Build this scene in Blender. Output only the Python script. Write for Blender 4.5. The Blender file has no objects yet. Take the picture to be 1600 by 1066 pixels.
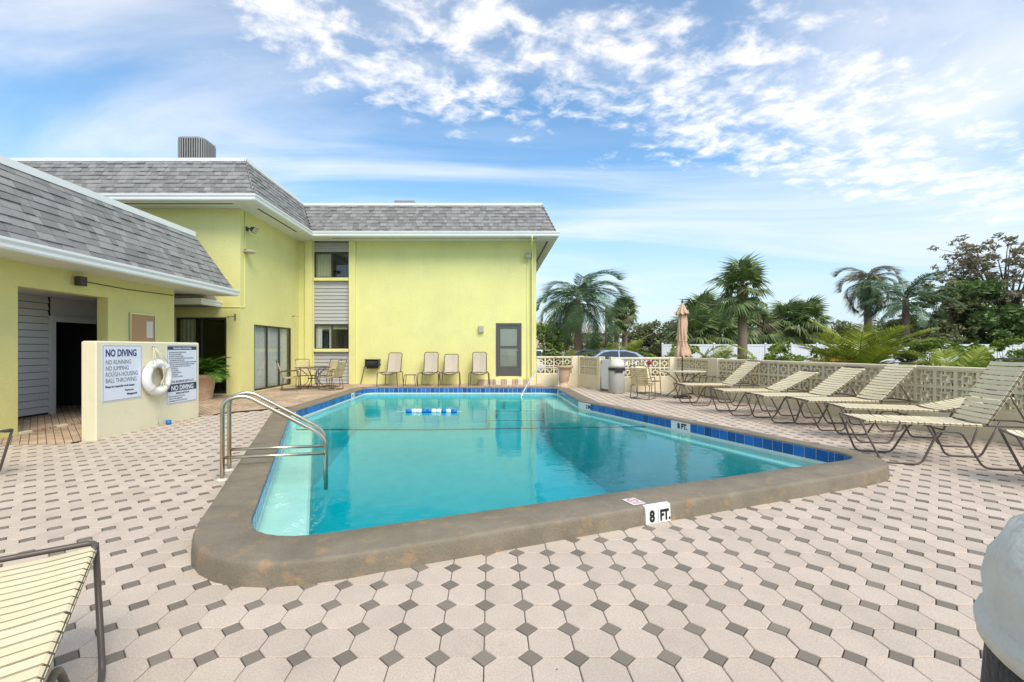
import bpy, bmesh, math, random
from mathutils import Vector, Matrix
from mathutils.geometry import tessellate_polygon
R = math.radians
PI = math.pi
random.seed(7)
SC = bpy.context.scene
COL = SC.collection

# ------------------------------------------------------------------ camera
cam_d = bpy.data.cameras.new('camera')
cam = bpy.data.objects.new('camera', cam_d)
COL.objects.link(cam)
cam.location = (0, 0, 1.5)
cam.rotation_euler = (R(90), 0, 0)
cam_d.sensor_width = 36
cam_d.lens = 15.91
cam_d.shift_x = 0.02125
cam_d.shift_y = 0.00656
cam_d.clip_start = 0.05
cam_d.clip_end = 3000
SC.camera = cam

# ------------------------------------------------------------------ world
SUN_EL, SUN_AZ = 50.0, 152.0          # azimuth clockwise from +Y (the view direction)
w = bpy.data.worlds.new('World')
SC.world = w
w.use_nodes = True
nt = w.node_tree
N, L = nt.nodes, nt.links
for n in list(N):
    N.remove(n)


def nd(nodes, t, **kw):
    n = nodes.new(t)
    for k, v in kw.items():
        if k.startswith('i_'):
            n.inputs[k[2:].replace('_', ' ')].default_value = v
        else:
            setattr(n, k, v)
    return n


def mth(nodes, links, op, a, b=None, c=None, clamp=False):
    n = nodes.new('ShaderNodeMath')
    n.operation = op
    n.use_clamp = clamp
    for i, v in enumerate((a, b, c)):
        if v is None:
            continue
        if isinstance(v, (int, float)):
            n.inputs[i].default_value = v
        else:
            links.new(v, n.inputs[i])
    return n.outputs[0]


def build_world():
    out = nd(N, 'ShaderNodeOutputWorld')
    bg = nd(N, 'ShaderNodeBackground')
    L.new(bg.outputs[0], out.inputs[0])
    sky = nd(N, 'ShaderNodeTexSky')
    sky.sky_type = 'NISHITA'
    sky.sun_disc = False
    sky.sun_elevation = R(SUN_EL)
    sky.sun_rotation = R(SUN_AZ)
    sky.air_density = 1.0
    sky.dust_density = 0.6
    sky.ozone_density = 1.2
    tc = nd(N, 'ShaderNodeTexCoord')
    sep = nd(N, 'ShaderNodeSeparateXYZ')
    L.new(tc.outputs['Generated'], sep.inputs[0])
    X, Y, Z = sep.outputs
    zz = mth(N, L, 'ADD', mth(N, L, 'MAXIMUM', Z, 0.0), 0.10)
    u = mth(N, L, 'DIVIDE', X, zz)
    v = mth(N, L, 'DIVIDE', Y, zz)

    def plane(rot, sx, sy, ox=0.0, oy=0.0):
        c = nd(N, 'ShaderNodeCombineXYZ')
        L.new(u, c.inputs[0])
        L.new(v, c.inputs[1])
        m = nd(N, 'ShaderNodeMapping')
        m.inputs['Rotation'].default_value = (0, 0, R(rot))
        m.inputs['Scale'].default_value = (sx, sy, 1)
        m.inputs['Location'].default_value = (ox, oy, 0)
        L.new(c.outputs[0], m.inputs[0])
        return m.outputs[0]

    def noise(vec, scale, detail, rough, dist=0.0):
        n = nd(N, 'ShaderNodeTexNoise')
        n.inputs['Scale'].default_value = scale
        n.inputs['Detail'].default_value = detail
        n.inputs['Roughness'].default_value = rough
        n.inputs['Distortion'].default_value = dist
        L.new(vec, n.inputs['Vector'])
        return n.outputs['Fac']

    def ramp(f, a, b):
        m = nd(N, 'ShaderNodeMapRange')
        m.interpolation_type = 'SMOOTHSTEP'
        m.inputs['From Min'].default_value = a
        m.inputs['From Max'].default_value = b
        L.new(f, m.inputs['Value'])
        return m.outputs[0]
    # dappled altocumulus: puffs gathered in a long bank that crosses the sky
    puffs = noise(plane(-25, 1.0, 1.15, 3.1, 1.7), 7.5, 8, 0.60, 0.25)
    wv = noise(plane(0, 1.0, 1.0, 2.2, 7.7), 1.3, 3, 0.5)
    line = mth(N, L, 'MULTIPLY_ADD', u, -0.28, v)
    off = mth(N, L, 'ABSOLUTE', mth(N, L, 'ADD', mth(N, L, 'ADD', line, -1.33), mth(N, L, 'MULTIPLY_ADD', wv, -1.0, 0.5)))
    bank = mth(N, L, 'MULTIPLY', ramp(off, 0.52, 0.12), ramp(u, -1.05, -0.45))
    thr = mth(N, L, 'MULTIPLY_ADD', bank, 0.30, mth(N, L, 'ADD', puffs, -0.30))
    alto = mth(N, L, 'MULTIPLY', ramp(thr, 0.38, 0.68), 0.86)
    # thin streaked veil
    veil = noise(plane(-28, 0.55, 1.5, 5.3, 0.4), 0.8, 9, 0.55, 0.8)
    veil = mth(N, L, 'MULTIPLY', ramp(veil, 0.34, 0.74), 0.62)
    cov = mth(N, L, 'SUBTRACT', 1.0, mth(N, L, 'MULTIPLY', mth(N, L, 'SUBTRACT', 1.0, alto), mth(N, L, 'SUBTRACT', 1.0, veil)))
    # the layer thickens with distance, toward the horizon
    low = nd(N, 'ShaderNodeMapRange')
    low.inputs['From Min'].default_value = 0.0
    low.inputs['From Max'].default_value = 0.34
    low.inputs['To Min'].default_value = 0.88
    low.inputs['To Max'].default_value = 0.0
    L.new(Z, low.inputs['Value'])
    sc = nd(N, 'ShaderNodeMix', data_type='RGBA', blend_type='MULTIPLY')
    sc.inputs[0].default_value = 1.0
    L.new(sky.outputs[0], sc.inputs[6])
    sc.inputs[7].default_value = SKY_TINT
    mx = nd(N, 'ShaderNodeMix', data_type='RGBA')
    L.new(cov, mx.inputs[0])
    L.new(sc.outputs[2], mx.inputs[6])
    mx.inputs[7].default_value = CLOUD_COL
    hz = nd(N, 'ShaderNodeMix', data_type='RGBA')
    L.new(low.outputs[0], hz.inputs[0])
    L.new(mx.outputs[2], hz.inputs[6])
    hz.inputs[7].default_value = HAZE_COL
    L.new(hz.outputs[2], bg.inputs[0])
    bg.inputs[1].default_value = 0.12


CLOUD = (0.9, 0.35)
SKY_TINT = (0.84, 1.10, 1.16, 1)
HAZE_COL = (3.35, 3.85, 4.35, 1)
CLOUD_COL = (6.3, 6.05, 5.8, 1)
build_world()

# ------------------------------------------------------------------ sun (veiled by cloud: soft)
sd = bpy.data.lights.new('sun', 'SUN')
sun = bpy.data.objects.new('sun', sd)
COL.objects.link(sun)
sd.energy = 2.1
sd.angle = R(34)
sd.color = (1.0, 0.91, 0.78)
el, az = R(SUN_EL), R(SUN_AZ)
sdir = Vector((math.sin(az) * math.cos(el), math.cos(az) * math.cos(el), math.sin(el)))
sun.rotation_euler = (-sdir).to_track_quat('-Z', 'Y').to_euler()

SC.view_settings.view_transform = 'Standard'
SC.view_settings.look = 'None'
SC.view_settings.exposure = 0.80
SC.view_settings.gamma = 1.0
SC.render.engine = 'CYCLES'
SC.cycles.use_denoising = True
SC.cycles.max_bounces = 8
SC.cycles.transparent_max_bounces = 16
SC.cycles.sample_clamp_indirect = 6.0


# ================================================================== materials
MATS = {}


def srgb(r, g, b):
    f = lambda c: (c / 255 / 12.92) if c <= 10.3 else ((c / 255 + 0.055) / 1.055) ** 2.4
    return (f(r), f(g), f(b))


def mat(name, col, rough=0.7, var=0.0, vscale=3.0, col2=None, c2lo=0.5, c2hi=0.7, c2scale=1.5, c2amt=1.0,
        rand=0.0, bump=0.0, bscale=60.0, bdetail=4, metal=0.0, spec=0.4, speck=0.0, speckscale=400.0,
        trans=0.0, coat=0.0, streak=0.0):
    """Procedural Principled material: broad noise variation, second colour in patches, per-piece random tone, noise bump."""
    if name in MATS:
        return MATS[name]
    m = bpy.data.materials.new(name)
    m.use_nodes = True
    t = m.node_tree
    n, l = t.nodes, t.links
    p = n['Principled BSDF']
    p.inputs['Roughness'].default_value = rough
    p.inputs['Metallic'].default_value = metal
    p.inputs['Specular IOR Level'].default_value = spec
    if coat:
        p.inputs['Coat Weight'].default_value = coat
        p.inputs['Coat Roughness'].default_value = 0.08
    geo = nd(n, 'ShaderNodeNewGeometry')
    pos = geo.outputs['Position']
    rgb = nd(n, 'ShaderNodeRGB')
    rgb.outputs[0].default_value = (*col, 1)
    cur = rgb.outputs[0]

    def noise(scale, detail=4, rgh=0.55):
        q = nd(n, 'ShaderNodeTexNoise')
        q.inputs['Scale'].default_value = scale
        q.inputs['Detail'].default_value = detail
        q.inputs['Roughness'].default_value = rgh
        l.new(pos, q.inputs['Vector'])
        return q.outputs['Fac']
    if col2 is not None:
        mr = nd(n, 'ShaderNodeMapRange')
        mr.inputs['From Min'].default_value = c2lo
        mr.inputs['From Max'].default_value = c2hi
        mr.inputs['To Max'].default_value = c2amt
        l.new(noise(c2scale, 7, 0.6), mr.inputs['Value'])
        mx = nd(n, 'ShaderNodeMix', data_type='RGBA')
        l.new(mr.outputs[0], mx.inputs[0])
        l.new(cur, mx.inputs[6])
        mx.inputs[7].default_value = (*col2, 1)
        cur = mx.outputs[2]
    fac = None
    if var:
        fac = mth(n, l, 'MULTIPLY_ADD', noise(vscale, 5), 2 * var * 1.6, 1 - var * 1.6)
    if speck:
        s = mth(n, l, 'MULTIPLY_ADD', noise(speckscale, 2), 2 * speck * 1.6, 1 - speck * 1.6)
        fac = s if fac is None else mth(n, l, 'MULTIPLY', fac, s)
    if streak:
        mp = nd(n, 'ShaderNodeMapping')
        mp.inputs['Scale'].default_value = (5.0, 5.0, 0.35)
        l.new(pos, mp.inputs[0])
        q = nd(n, 'ShaderNodeTexNoise')
        q.inputs['Scale'].default_value = 1.6
        q.inputs['Detail'].default_value = 6
        l.new(mp.outputs[0], q.inputs['Vector'])
        mr = nd(n, 'ShaderNodeMapRange')
        mr.inputs['From Min'].default_value = 0.52
        mr.inputs['From Max'].default_value = 0.75
        mr.inputs['To Min'].default_value = 1.0
        mr.inputs['To Max'].default_value = 1.0 - streak
        l.new(q.outputs['Fac'], mr.inputs['Value'])
        fac = mr.outputs[0] if fac is None else mth(n, l, 'MULTIPLY', fac, mr.outputs[0])
    if rand:
        oi = nd(n, 'ShaderNodeObjectInfo')
        rr = mth(n, l, 'FRACT', mth(n, l, 'ADD', oi.outputs['Random'], geo.outputs['Random Per Island']))
        rr = mth(n, l, 'MULTIPLY_ADD', rr, 2 * rand, 1 - rand)
        fac = rr if fac is None else mth(n, l, 'MULTIPLY', fac, rr)
    if fac is not None:
        mm = nd(n, 'ShaderNodeMix', data_type='RGBA', blend_type='MULTIPLY')
        mm.inputs[0].default_value = 1.0
        cb = nd(n, 'ShaderNodeCombineXYZ')
        for i in range(3):
            l.new(fac, cb.inputs[i])
        l.new(cur, mm.inputs[6])
        l.new(cb.outputs[0], mm.inputs[7])
        cur = mm.outputs[2]
    l.new(cur, p.inputs['Base Color'])
    if bump:
        b = nd(n, 'ShaderNodeBump')
        b.inputs['Strength'].default_value = min(1.0, bump)
        b.inputs['Distance'].default_value = 0.01 * max(1.0, bump)
        l.new(noise(bscale, bdetail), b.inputs['Height'])
        l.new(b.outputs[0], p.inputs['Normal'])
    if trans:
        tr = nd(n, 'ShaderNodeBsdfTranslucent')
        l.new(cur, tr.inputs[0])
        ms = nd(n, 'ShaderNodeMixShader')
        ms.inputs[0].default_value = trans
        l.new(p.outputs[0], ms.inputs[1])
        l.new(tr.outputs[0], ms.inputs[2])
        l.new(ms.outputs[0], n['Material Output'].inputs['Surface'])
    MATS[name] = m
    return m


M_yel = mat('yellow_stucco', (0.755, 0.705, 0.285), 0.85, streak=0.03, var=0.07, vscale=0.8, col2=(0.65, 0.605, 0.30), c2lo=0.5, c2hi=0.78,
            c2scale=1.1, c2amt=0.55, bump=0.9, bscale=16, speck=0.03, speckscale=35)
M_cream = mat('cream_stucco', (0.72, 0.66, 0.46), 0.85, var=0.05, vscale=1.5, col2=(0.50, 0.45, 0.33), c2lo=0.60, c2hi=0.85,
              c2scale=2.2, c2amt=0.5, bump=0.4, bscale=30)
M_block = mat('cream_block_paint', (0.75, 0.665, 0.465), 0.85, var=0.06, vscale=2.0, col2=(0.38, 0.34, 0.25), c2lo=0.56,
              c2hi=0.85, c2scale=2.5, c2amt=0.6, bump=0.35, bscale=50)
M_white = mat('white_trim_paint', (0.78, 0.78, 0.76), 0.5, var=0.03, vscale=2.0, col2=(0.6, 0.6, 0.56), c2lo=0.6, c2hi=0.9, c2amt=.5)
M_soffit = mat('soffit_paint', (0.74, 0.74, 0.70), 0.7, var=0.03)
M_shingle = mat('grey_shingle', (0.235, 0.232, 0.222), 0.9, rand=0.24, var=0.10, vscale=6, speck=0.12, speckscale=260, bump=0.4,
                bscale=220)
M_roofbase = mat('roof_felt', (0.05, 0.05, 0.05), 0.95)
M_flat = mat('flat_roof', (0.4, 0.4, 0.38), 0.9, var=0.1)
M_siding = mat('grey_siding', (0.43, 0.42, 0.40), 0.6, var=0.04, rand=0.05)
M_siding_w = mat('pale_siding', (0.72, 0.73, 0.72), 0.6, var=0.05, rand=0.04)
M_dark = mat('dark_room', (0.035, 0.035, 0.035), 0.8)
M_bronze = mat('bronze_aluminium', (0.045, 0.042, 0.036), 0.45, spec=0.5, var=0.05)
M_door = mat('dark_grey_door_paint', (0.092, 0.086, 0.076), 0.5, var=0.04)
M_curtain = mat('curtain_fabric', (0.78, 0.78, 0.74), 0.9, var=0.10, vscale=9)
M_curtain2 = mat('cream_curtain_fabric', (0.60, 0.58, 0.42), 0.9, var=0.10, vscale=9)
M_screen = mat('screen_mesh', (0.42, 0.42, 0.37), 0.75, var=0.06, vscale=3)
M_paver = mat('octagon_paver', (0.53, 0.438, 0.352), 0.85, rand=0.065, var=0.07, vscale=5, speck=0.22, speckscale=110, bump=0.3,
              bscale=300, col2=(0.36, 0.30, 0.235), c2lo=0.54, c2hi=0.8, c2scale=1.7, c2amt=0.6)
M_diamond = mat('dark_paver', (0.205, 0.174, 0.138), 0.85, rand=0.15, var=0.05, vscale=5, speck=0.16, speckscale=190, bump=0.3, bscale=300)
M_joint = mat('joint_sand', (0.11, 0.09, 0.072), 0.95, var=0.2, vscale=14)
M_coping = mat('taupe_coping_paint', (0.205, 0.170, 0.120), 0.62, var=0.26, vscale=3.6, col2=(0.33, 0.215, 0.105), c2lo=0.565, c2hi=0.65,
               c2scale=6.5, c2amt=0.65, bump=0.5, bscale=60, speck=0.10, speckscale=60)
M_plaster = mat('pool_plaster', (0.68, 0.72, 0.63), 0.6, var=0.08, vscale=3.5)
M_tile = mat('blue_tile', (0.024, 0.12, 0.37), 0.18, rand=0.38, var=0.12, vscale=9, spec=0.5)
M_grout = mat('white_grout', (0.62, 0.66, 0.66), 0.8)
M_wtile = mat('white_tile', (0.74, 0.74, 0.71), 0.25, var=0.04, vscale=12)
M_black = mat('black_print', (0.012, 0.012, 0.012), 0.6)
M_navy = mat('navy_print', (0.02, 0.03, 0.13), 0.6)
M_slate = mat('slate_print', (0.035, 0.05, 0.085), 0.6)
M_grey = mat('grey_print', (0.16, 0.17, 0.20), 0.6)
M_pink = mat('red_print', (0.50, 0.20, 0.24), 0.6)
M_signw = mat('sign_panel', (0.66, 0.70, 0.78), 0.45, var=0.02)
M_alu = mat('aluminium', (0.55, 0.55, 0.55), 0.35, metal=0.9)
M_steel = mat('stainless_rail', (0.62, 0.53, 0.40), 0.28, metal=1.0, var=0.08, vscale=12, col2=(0.38, 0.22, 0.10), c2lo=0.6, c2hi=0.75,
              c2scale=7, c2amt=0.35)
M_chrome = mat('white_rail', (0.72, 0.73, 0.74), 0.25, metal=0.6)
M_tube = mat('bronze_tube_paint', (0.095, 0.072, 0.058), 0.4, var=0.08, vscale=9, spec=0.5)
M_strap = mat('cream_vinyl_strap', (0.76, 0.655, 0.42), 0.45, rand=0.06, var=0.05, vscale=7, col2=(0.42, 0.37, 0.25), c2lo=0.58, c2hi=0.8,
              c2scale=5, c2amt=0.5)
M_strap2 = mat('tan_vinyl_strap', (0.50, 0.40, 0.21), 0.5, rand=0.06, var=0.05, vscale=7)
M_sling = mat('tan_sling', (0.50, 0.43, 0.33), 0.85, var=0.05, vscale=6, bump=0.2, bscale=300)
M_terra = mat('terracotta_pot', (0.52, 0.35, 0.23), 0.8, var=0.1, vscale=5, col2=(0.60, 0.50, 0.38), c2lo=0.5, c2hi=0.75, c2scale=6)
M_soil = mat('soil', (0.05, 0.035, 0.025), 0.95)
M_conc = mat('pebbled_concrete', (0.40, 0.38, 0.34), 0.9, var=0.08, vscale=4, speck=0.25, speckscale=120, bump=0.6, bscale=120)
M_dkagg = mat('dark_pebbled_concrete', (0.030, 0.031, 0.034), 0.55, speck=0.5, speckscale=45, bump=1.0, bscale=45)
M_dome = mat('pale_plastic_lid', (0.68, 0.65, 0.58), 0.5, spec=0.2, var=0.09, vscale=7, col2=(0.40, 0.39, 0.36), c2lo=0.5, c2hi=0.8, c2scale=4, c2amt=.5, bump=1.6, bscale=16, bdetail=3)
M_umb = mat('peach_canvas', (0.60, 0.40, 0.27), 0.9, var=0.12, vscale=8, col2=(0.46, 0.29, 0.18), c2lo=.5, c2hi=.75, c2scale=6)
M_pole = mat('dark_pole_paint', (0.03, 0.028, 0.026), 0.4)
M_tan = mat('beige_plastic', (0.55, 0.47, 0.34), 0.5)
M_buoy = mat('white_buoy', (0.78, 0.77, 0.74), 0.5, var=0.05, col2=(.55, .5, .4), c2lo=.62, c2hi=.8, c2scale=6, c2amt=.5)
M_rope = mat('rope', (0.62, 0.58, 0.45), 0.9)
M_float_b = mat('blue_float', (0.015, 0.16, 0.52), 0.35)
M_float_w = mat('white_float', (0.80, 0.82, 0.82), 0.35)
M_cork = mat('cork', (0.50, 0.31, 0.17), 0.9, speck=0.15, speckscale=150)
M_paper = mat('paper', (0.70, 0.68, 0.60), 0.8)
M_lampm = mat('lamp_metal', (0.07, 0.06, 0.05), 0.5)
M_lampl = mat('lamp_lens', (0.45, 0.43, 0.36), 0.3)
M_grass = mat('lawn', (0.06, 0.085, 0.025), 0.95, var=0.25, vscale=1.5, bump=0.5, bscale=40)
M_asph = mat('asphalt', (0.06, 0.06, 0.06), 0.9, var=0.15, vscale=3)
M_vinyl = mat('white_vinyl', (0.74, 0.75, 0.76), 0.45, var=0.03)
M_bark = mat('palm_bark', (0.23, 0.165, 0.115), 0.95, var=0.2, vscale=7, bump=0.8, bscale=18)
M_bark2 = mat('tree_bark', (0.12, 0.09, 0.07), 0.95, var=0.2, vscale=6, bump=0.6, bscale=25)
LEAF = {}


def leafmat(name, col, rand=0.35, trans=0.25):
    LEAF[name] = mat('leaf_' + name, col, 0.55, rand=rand, var=0.15, vscale=1.5, trans=trans, spec=0.3)
    return LEAF[name]


leafmat('royal', (0.10, 0.165, 0.075))
leafmat('sabal', (0.16, 0.22, 0.075))
leafmat('coco', (0.27, 0.32, 0.04))
leafmat('gold', (0.42, 0.25, 0.03))
leafmat('areca', (0.18, 0.25, 0.04))
leafmat('dry', (0.21, 0.18, 0.10))
leafmat('dark', (0.13, 0.20, 0.06))
leafmat('olive', (0.21, 0.225, 0.10))
leafmat('brown', (0.28, 0.25, 0.155))
leafmat('pot', (0.09, 0.19, 0.025))
M_carp = mat('silver_car_paint', (0.30, 0.35, 0.41), 0.25, metal=0.4, coat=0.6)
M_carb = mat('blue_grey_car_paint', (0.16, 0.20, 0.26), 0.25, metal=0.4, coat=0.6)
M_carw = mat('white_car_paint', (0.70, 0.71, 0.72), 0.3, coat=0.5)
M_tyre = mat('tyre', (0.02, 0.02, 0.02), 0.85)
M_cglass = mat('car_glass', (0.02, 0.025, 0.03), 0.05, spec=0.9)
M_pinkh = mat('pink_house_stucco', (0.62, 0.50, 0.43), 0.85, var=0.05)
M_tileroof = mat('pale_tile_roof', (0.50, 0.44, 0.38), 0.85, var=0.1)
M_red = mat('red_cloth', (0.45, 0.02, 0.04), 0.7)
M_bluecap = mat('blue_plastic', (0.01, 0.16, 0.42), 0.4)
M_acm = mat('grey_metal_cabinet', (0.30, 0.295, 0.28), 0.55, var=0.08, vscale=5)
M_hose = mat('hose_rubber', (0.028, 0.030, 0.028), 0.6)


def glass_mat():
    m = bpy.data.materials.new('window_glass')
    m.use_nodes = True
    n, l = m.node_tree.nodes, m.node_tree.links
    n.remove(n['Principled BSDF'])
    tr = nd(n, 'ShaderNodeBsdfTransparent')
    tr.inputs[0].default_value = (0.88, 0.90, 0.88, 1)
    gl = nd(n, 'ShaderNodeBsdfGlossy')
    gl.inputs['Roughness'].default_value = 0.02
    fr = nd(n, 'ShaderNodeLayerWeight')
    fr.inputs[0].default_value = 0.5
    f = mth(n, l, 'MULTIPLY_ADD', mth(n, l, 'POWER', fr.outputs['Facing'], 5.0), 0.90, 0.06)
    ms = nd(n, 'ShaderNodeMixShader')
    l.new(f, ms.inputs[0])
    l.new(tr.outputs[0], ms.inputs[1])
    l.new(gl.outputs[0], ms.inputs[2])
    l.new(ms.outputs[0], n['Material Output'].inputs[0])
    return m


def water_mat():
    m = bpy.data.materials.new('pool_water')
    m.use_nodes = True
    n, l = m.node_tree.nodes, m.node_tree.links
    n.remove(n['Principled BSDF'])
    geo = nd(n, 'ShaderNodeNewGeometry')
    mp = nd(n, 'ShaderNodeMapping')
    mp.inputs['Scale'].default_value = (1.0, 1.0, 1.0)
    l.new(geo.outputs['Position'], mp.inputs[0])
    n1 = nd(n, 'ShaderNodeTexNoise')
    n1.inputs['Scale'].default_value = 2.2
    n1.inputs['Detail'].default_value = 3
    l.new(mp.outputs[0], n1.inputs['Vector'])
    n2 = nd(n, 'ShaderNodeTexNoise')
    n2.inputs['Scale'].default_value = 9.0
    n2.inputs['Detail'].default_value = 2
    l.new(mp.outputs[0], n2.inputs['Vector'])
    h = mth(n, l, 'ADD', n1.outputs['Fac'], mth(n, l, 'MULTIPLY', n2.outputs['Fac'], 0.34))
    b = nd(n, 'ShaderNodeBump')
    b.inputs['Strength'].default_value = 0.5
    b.inputs['Distance'].default_value = 0.012
    l.new(h, b.inputs['Height'])
    tr = nd(n, 'ShaderNodeBsdfTransparent')
    tr.inputs[0].default_value = (0.97, 0.99, 0.99, 1)
    gl = nd(n, 'ShaderNodeBsdfGlossy')
    gl.inputs['Roughness'].default_value = 0.0
    l.new(b.outputs[0], gl.inputs['Normal'])
    fr = nd(n, 'ShaderNodeLayerWeight')
    fr.inputs[0].default_value = 0.5
    l.new(b.outputs[0], fr.inputs['Normal'])
    fo = mth(n, l, 'MULTIPLY_ADD', mth(n, l, 'POWER', fr.outputs['Facing'], 5.0), 0.78, 0.02)
    ms = nd(n, 'ShaderNodeMixShader')
    l.new(fo, ms.inputs[0])
    l.new(tr.outputs[0], ms.inputs[1])
    l.new(gl.outputs[0], ms.inputs[2])
    l.new(ms.outputs[0], n['Material Output'].inputs['Surface'])
    va = nd(n, 'ShaderNodeVolumeAbsorption')
    va.inputs['Color'].default_value = (0.0, 0.922, 0.952, 1)
    va.inputs['Density'].default_value = 1.4
    l.new(va.outputs[0], n['Material Output'].inputs['Volume'])
    return m


def brick_mat():
    m = bpy.data.materials.new('brown_brick_paving')
    m.use_nodes = True
    n, l = m.node_tree.nodes, m.node_tree.links
    p = n['Principled BSDF']
    geo = nd(n, 'ShaderNodeNewGeometry')
    mp = nd(n, 'ShaderNodeMapping')
    mp.inputs['Rotation'].default_value = (0, 0, R(45))
    l.new(geo.outputs['Position'], mp.inputs[0])
    br = nd(n, 'ShaderNodeTexBrick')
    br.inputs['Scale'].default_value = 1.0
    br.inputs['Brick Width'].default_value = 0.20
    br.inputs['Row Height'].default_value = 0.10
    br.inputs['Mortar Size'].default_value = 0.005
    br.inputs['Color1'].default_value = (0.58, 0.42, 0.29, 1)
    br.inputs['Color2'].default_value = (0.43, 0.31, 0.22, 1)
    br.inputs['Mortar'].default_value = (0.09, 0.07, 0.05, 1)
    l.new(mp.outputs[0], br.inputs['Vector'])
    ns = nd(n, 'ShaderNodeTexNoise')
    ns.inputs['Scale'].default_value = 1.6
    ns.inputs['Detail'].default_value = 6
    l.new(geo.outputs['Position'], ns.inputs['Vector'])
    mx = nd(n, 'ShaderNodeMix', data_type='RGBA', blend_type='MULTIPLY')
    mx.inputs[0].default_value = 1.0
    l.new(br.outputs['Color'], mx.inputs[6])
    f = mth(n, l, 'MULTIPLY_ADD', ns.outputs['Fac'], 1.1, 0.45)
    cb = nd(n, 'ShaderNodeCombineXYZ')
    for i in range(3):
        l.new(f, cb.inputs[i])
    l.new(cb.outputs[0], mx.inputs[7])
    l.new(mx.outputs[2], p.inputs['Base Color'])
    p.inputs['Roughness'].default_value = 0.75
    b = nd(n, 'ShaderNodeBump')
    b.inputs['Strength'].default_value = 0.6
    b.inputs['Distance'].default_value = 0.006
    b.invert = True
    l.new(br.outputs['Fac'], b.inputs['Height'])
    l.new(b.outputs[0], p.inputs['Normal'])
    return m


M_glass = glass_mat()
M_water = water_mat()
M_brick = brick_mat()


# ================================================================== mesh helpers
class MB:
    def __init__(self):
        self.v, self.f, self.sm = [], [], []

    def add(self, vs, fs, smooth=False):
        o = len(self.v)
        self.v += [tuple(p) for p in vs]
        self.f += [tuple(i + o for i in q) for q in fs]
        self.sm += [smooth] * len(fs)
        return self

    def box(self, x0, x1, y0, y1, z0, z1, M=None):
        vs = [(x0, y0, z0), (x1, y0, z0), (x1, y1, z0), (x0, y1, z0), (x0, y0, z1), (x1, y0, z1), (x1, y1, z1), (x0, y1, z1)]
        if M is not None:
            vs = [M @ Vector(p) for p in vs]
        return self.add(vs, [(0, 3, 2, 1), (4, 5, 6, 7), (0, 1, 5, 4), (1, 2, 6, 5), (2, 3, 7, 6), (3, 0, 4, 7)])

    def bbox(self, x0, x1, y0, y1, z0, z1, b=0.01):
        """box with chamfered vertical and top edges"""
        def ring(e, z):
            return [(x0 + e + b, y0 + e, z), (x1 - e - b, y0 + e, z), (x1 - e, y0 + e + b, z), (x1 - e, y1 - e - b, z),
                    (x1 - e - b, y1 - e, z), (x0 + e + b, y1 - e, z), (x0 + e, y1 - e - b, z), (x0 + e, y0 + e + b, z)]
        return self.loft([ring(0, z0), ring(0, z1 - b), ring(b, z1)], closed=True, caps=True)

    def loft(self, rings, closed=True, caps=False, smooth=False):
        n = len(rings[0])
        vs = [p for r in rings for p in r]
        fs = []
        m = n if closed else n - 1
        for k in range(len(rings) - 1):
            for i in range(m):
                j = (i + 1) % n
                fs.append((k * n + i, k * n + j, (k + 1) * n + j, (k + 1) * n + i))
        self.add(vs, fs, smooth)
        if caps:
            o = len(self.v) - len(vs)
            self.f.append(tuple(o + i for i in reversed(range(n))))
            self.f.append(tuple(o + (len(rings) - 1) * n + i for i in range(n)))
            self.sm += [False, False]
        return self

    def tube(self, pts, r, n=8, closed=False, caps=True):
        pts = [Vector(p) for p in pts]
        k = len(pts)
        rs = r if isinstance(r, (list, tuple)) else [r] * k
        rings = []
        up = None
        for i in range(k):
            if closed:
                d = pts[(i + 1) % k] - pts[i - 1]
            else:
                d = pts[min(i + 1, k - 1)] - pts[max(i - 1, 0)]
            d.normalize()
            if up is None:
                up = Vector((0, 0, 1)) if abs(d.z) < 0.9 else Vector((1, 0, 0))
            a = d.cross(up)
            if a.length < 1e-4:
                a = d.cross(Vector((0, 1, 0)))
            a.normalize()
            b = a.cross(d)
            up = b
            rings.append([pts[i] + (a * math.cos(2 * PI * j / n) + b * math.sin(2 * PI * j / n)) * rs[i] for j in range(n)])
        if closed:
            rings.append(rings[0])
        return self.loft(rings, True, caps and not closed, True)

    def lathe(self, prof, cx=0, cy=0, n=24, caps=True, smooth=True):
        rings = [[(cx + r * math.cos(2 * PI * j / n), cy + r * math.sin(2 * PI * j / n), z) for j in range(n)] for r, z in prof]
        return self.loft(rings, True, caps, smooth)

    def quad(self, a, b, c, d):
        return self.add([a, b, c, d], [(0, 1, 2, 3)])

    def poly(self, pts2, z, holes=(), flip=False):
        loops = [[Vector((p[0], p[1], 0)) for p in pts2]] + [[Vector((p[0], p[1], 0)) for p in h] for h in holes]
        tri = tessellate_polygon(loops)
        flat = [p for lp in loops for p in lp]
        fs = []
        for t in tri:
            a, b, c = (flat[i] for i in t)
            up = (b - a).cross(c - a).z > 0
            fs.append(tuple(t) if up != flip else tuple(reversed(t)))
        zz = z if callable(z) else (lambda x, y: z)
        return self.add([(p.x, p.y, zz(p.x, p.y)) for p in flat], fs)

    def mesh(self, name, m):
        me = bpy.data.meshes.new(name)
        me.from_pydata(self.v, [], self.f)
        me.polygons.foreach_set('use_smooth', self.sm)
        if m is not None:
            me.materials.append(m)
        me.update()
        return me

    def build(self, name, m, parent=None, M=None):
        return inst(name, self.mesh(name, m), parent, M)


def inst(name, me, parent=None, M=None):
    o = bpy.data.objects.new(name, me)
    COL.objects.link(o)
    if parent is not None:
        o.parent = parent
    if M is not None:
        o.matrix_basis = M
    return o


def thing(name, label, cat, loc=(0, 0, 0), rz=0.0, group=None):
    o = bpy.data.objects.new(name, None)
    COL.objects.link(o)
    o.location = loc
    o.rotation_euler = (0, 0, rz)
    return tag(o, label, cat, group)


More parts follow.
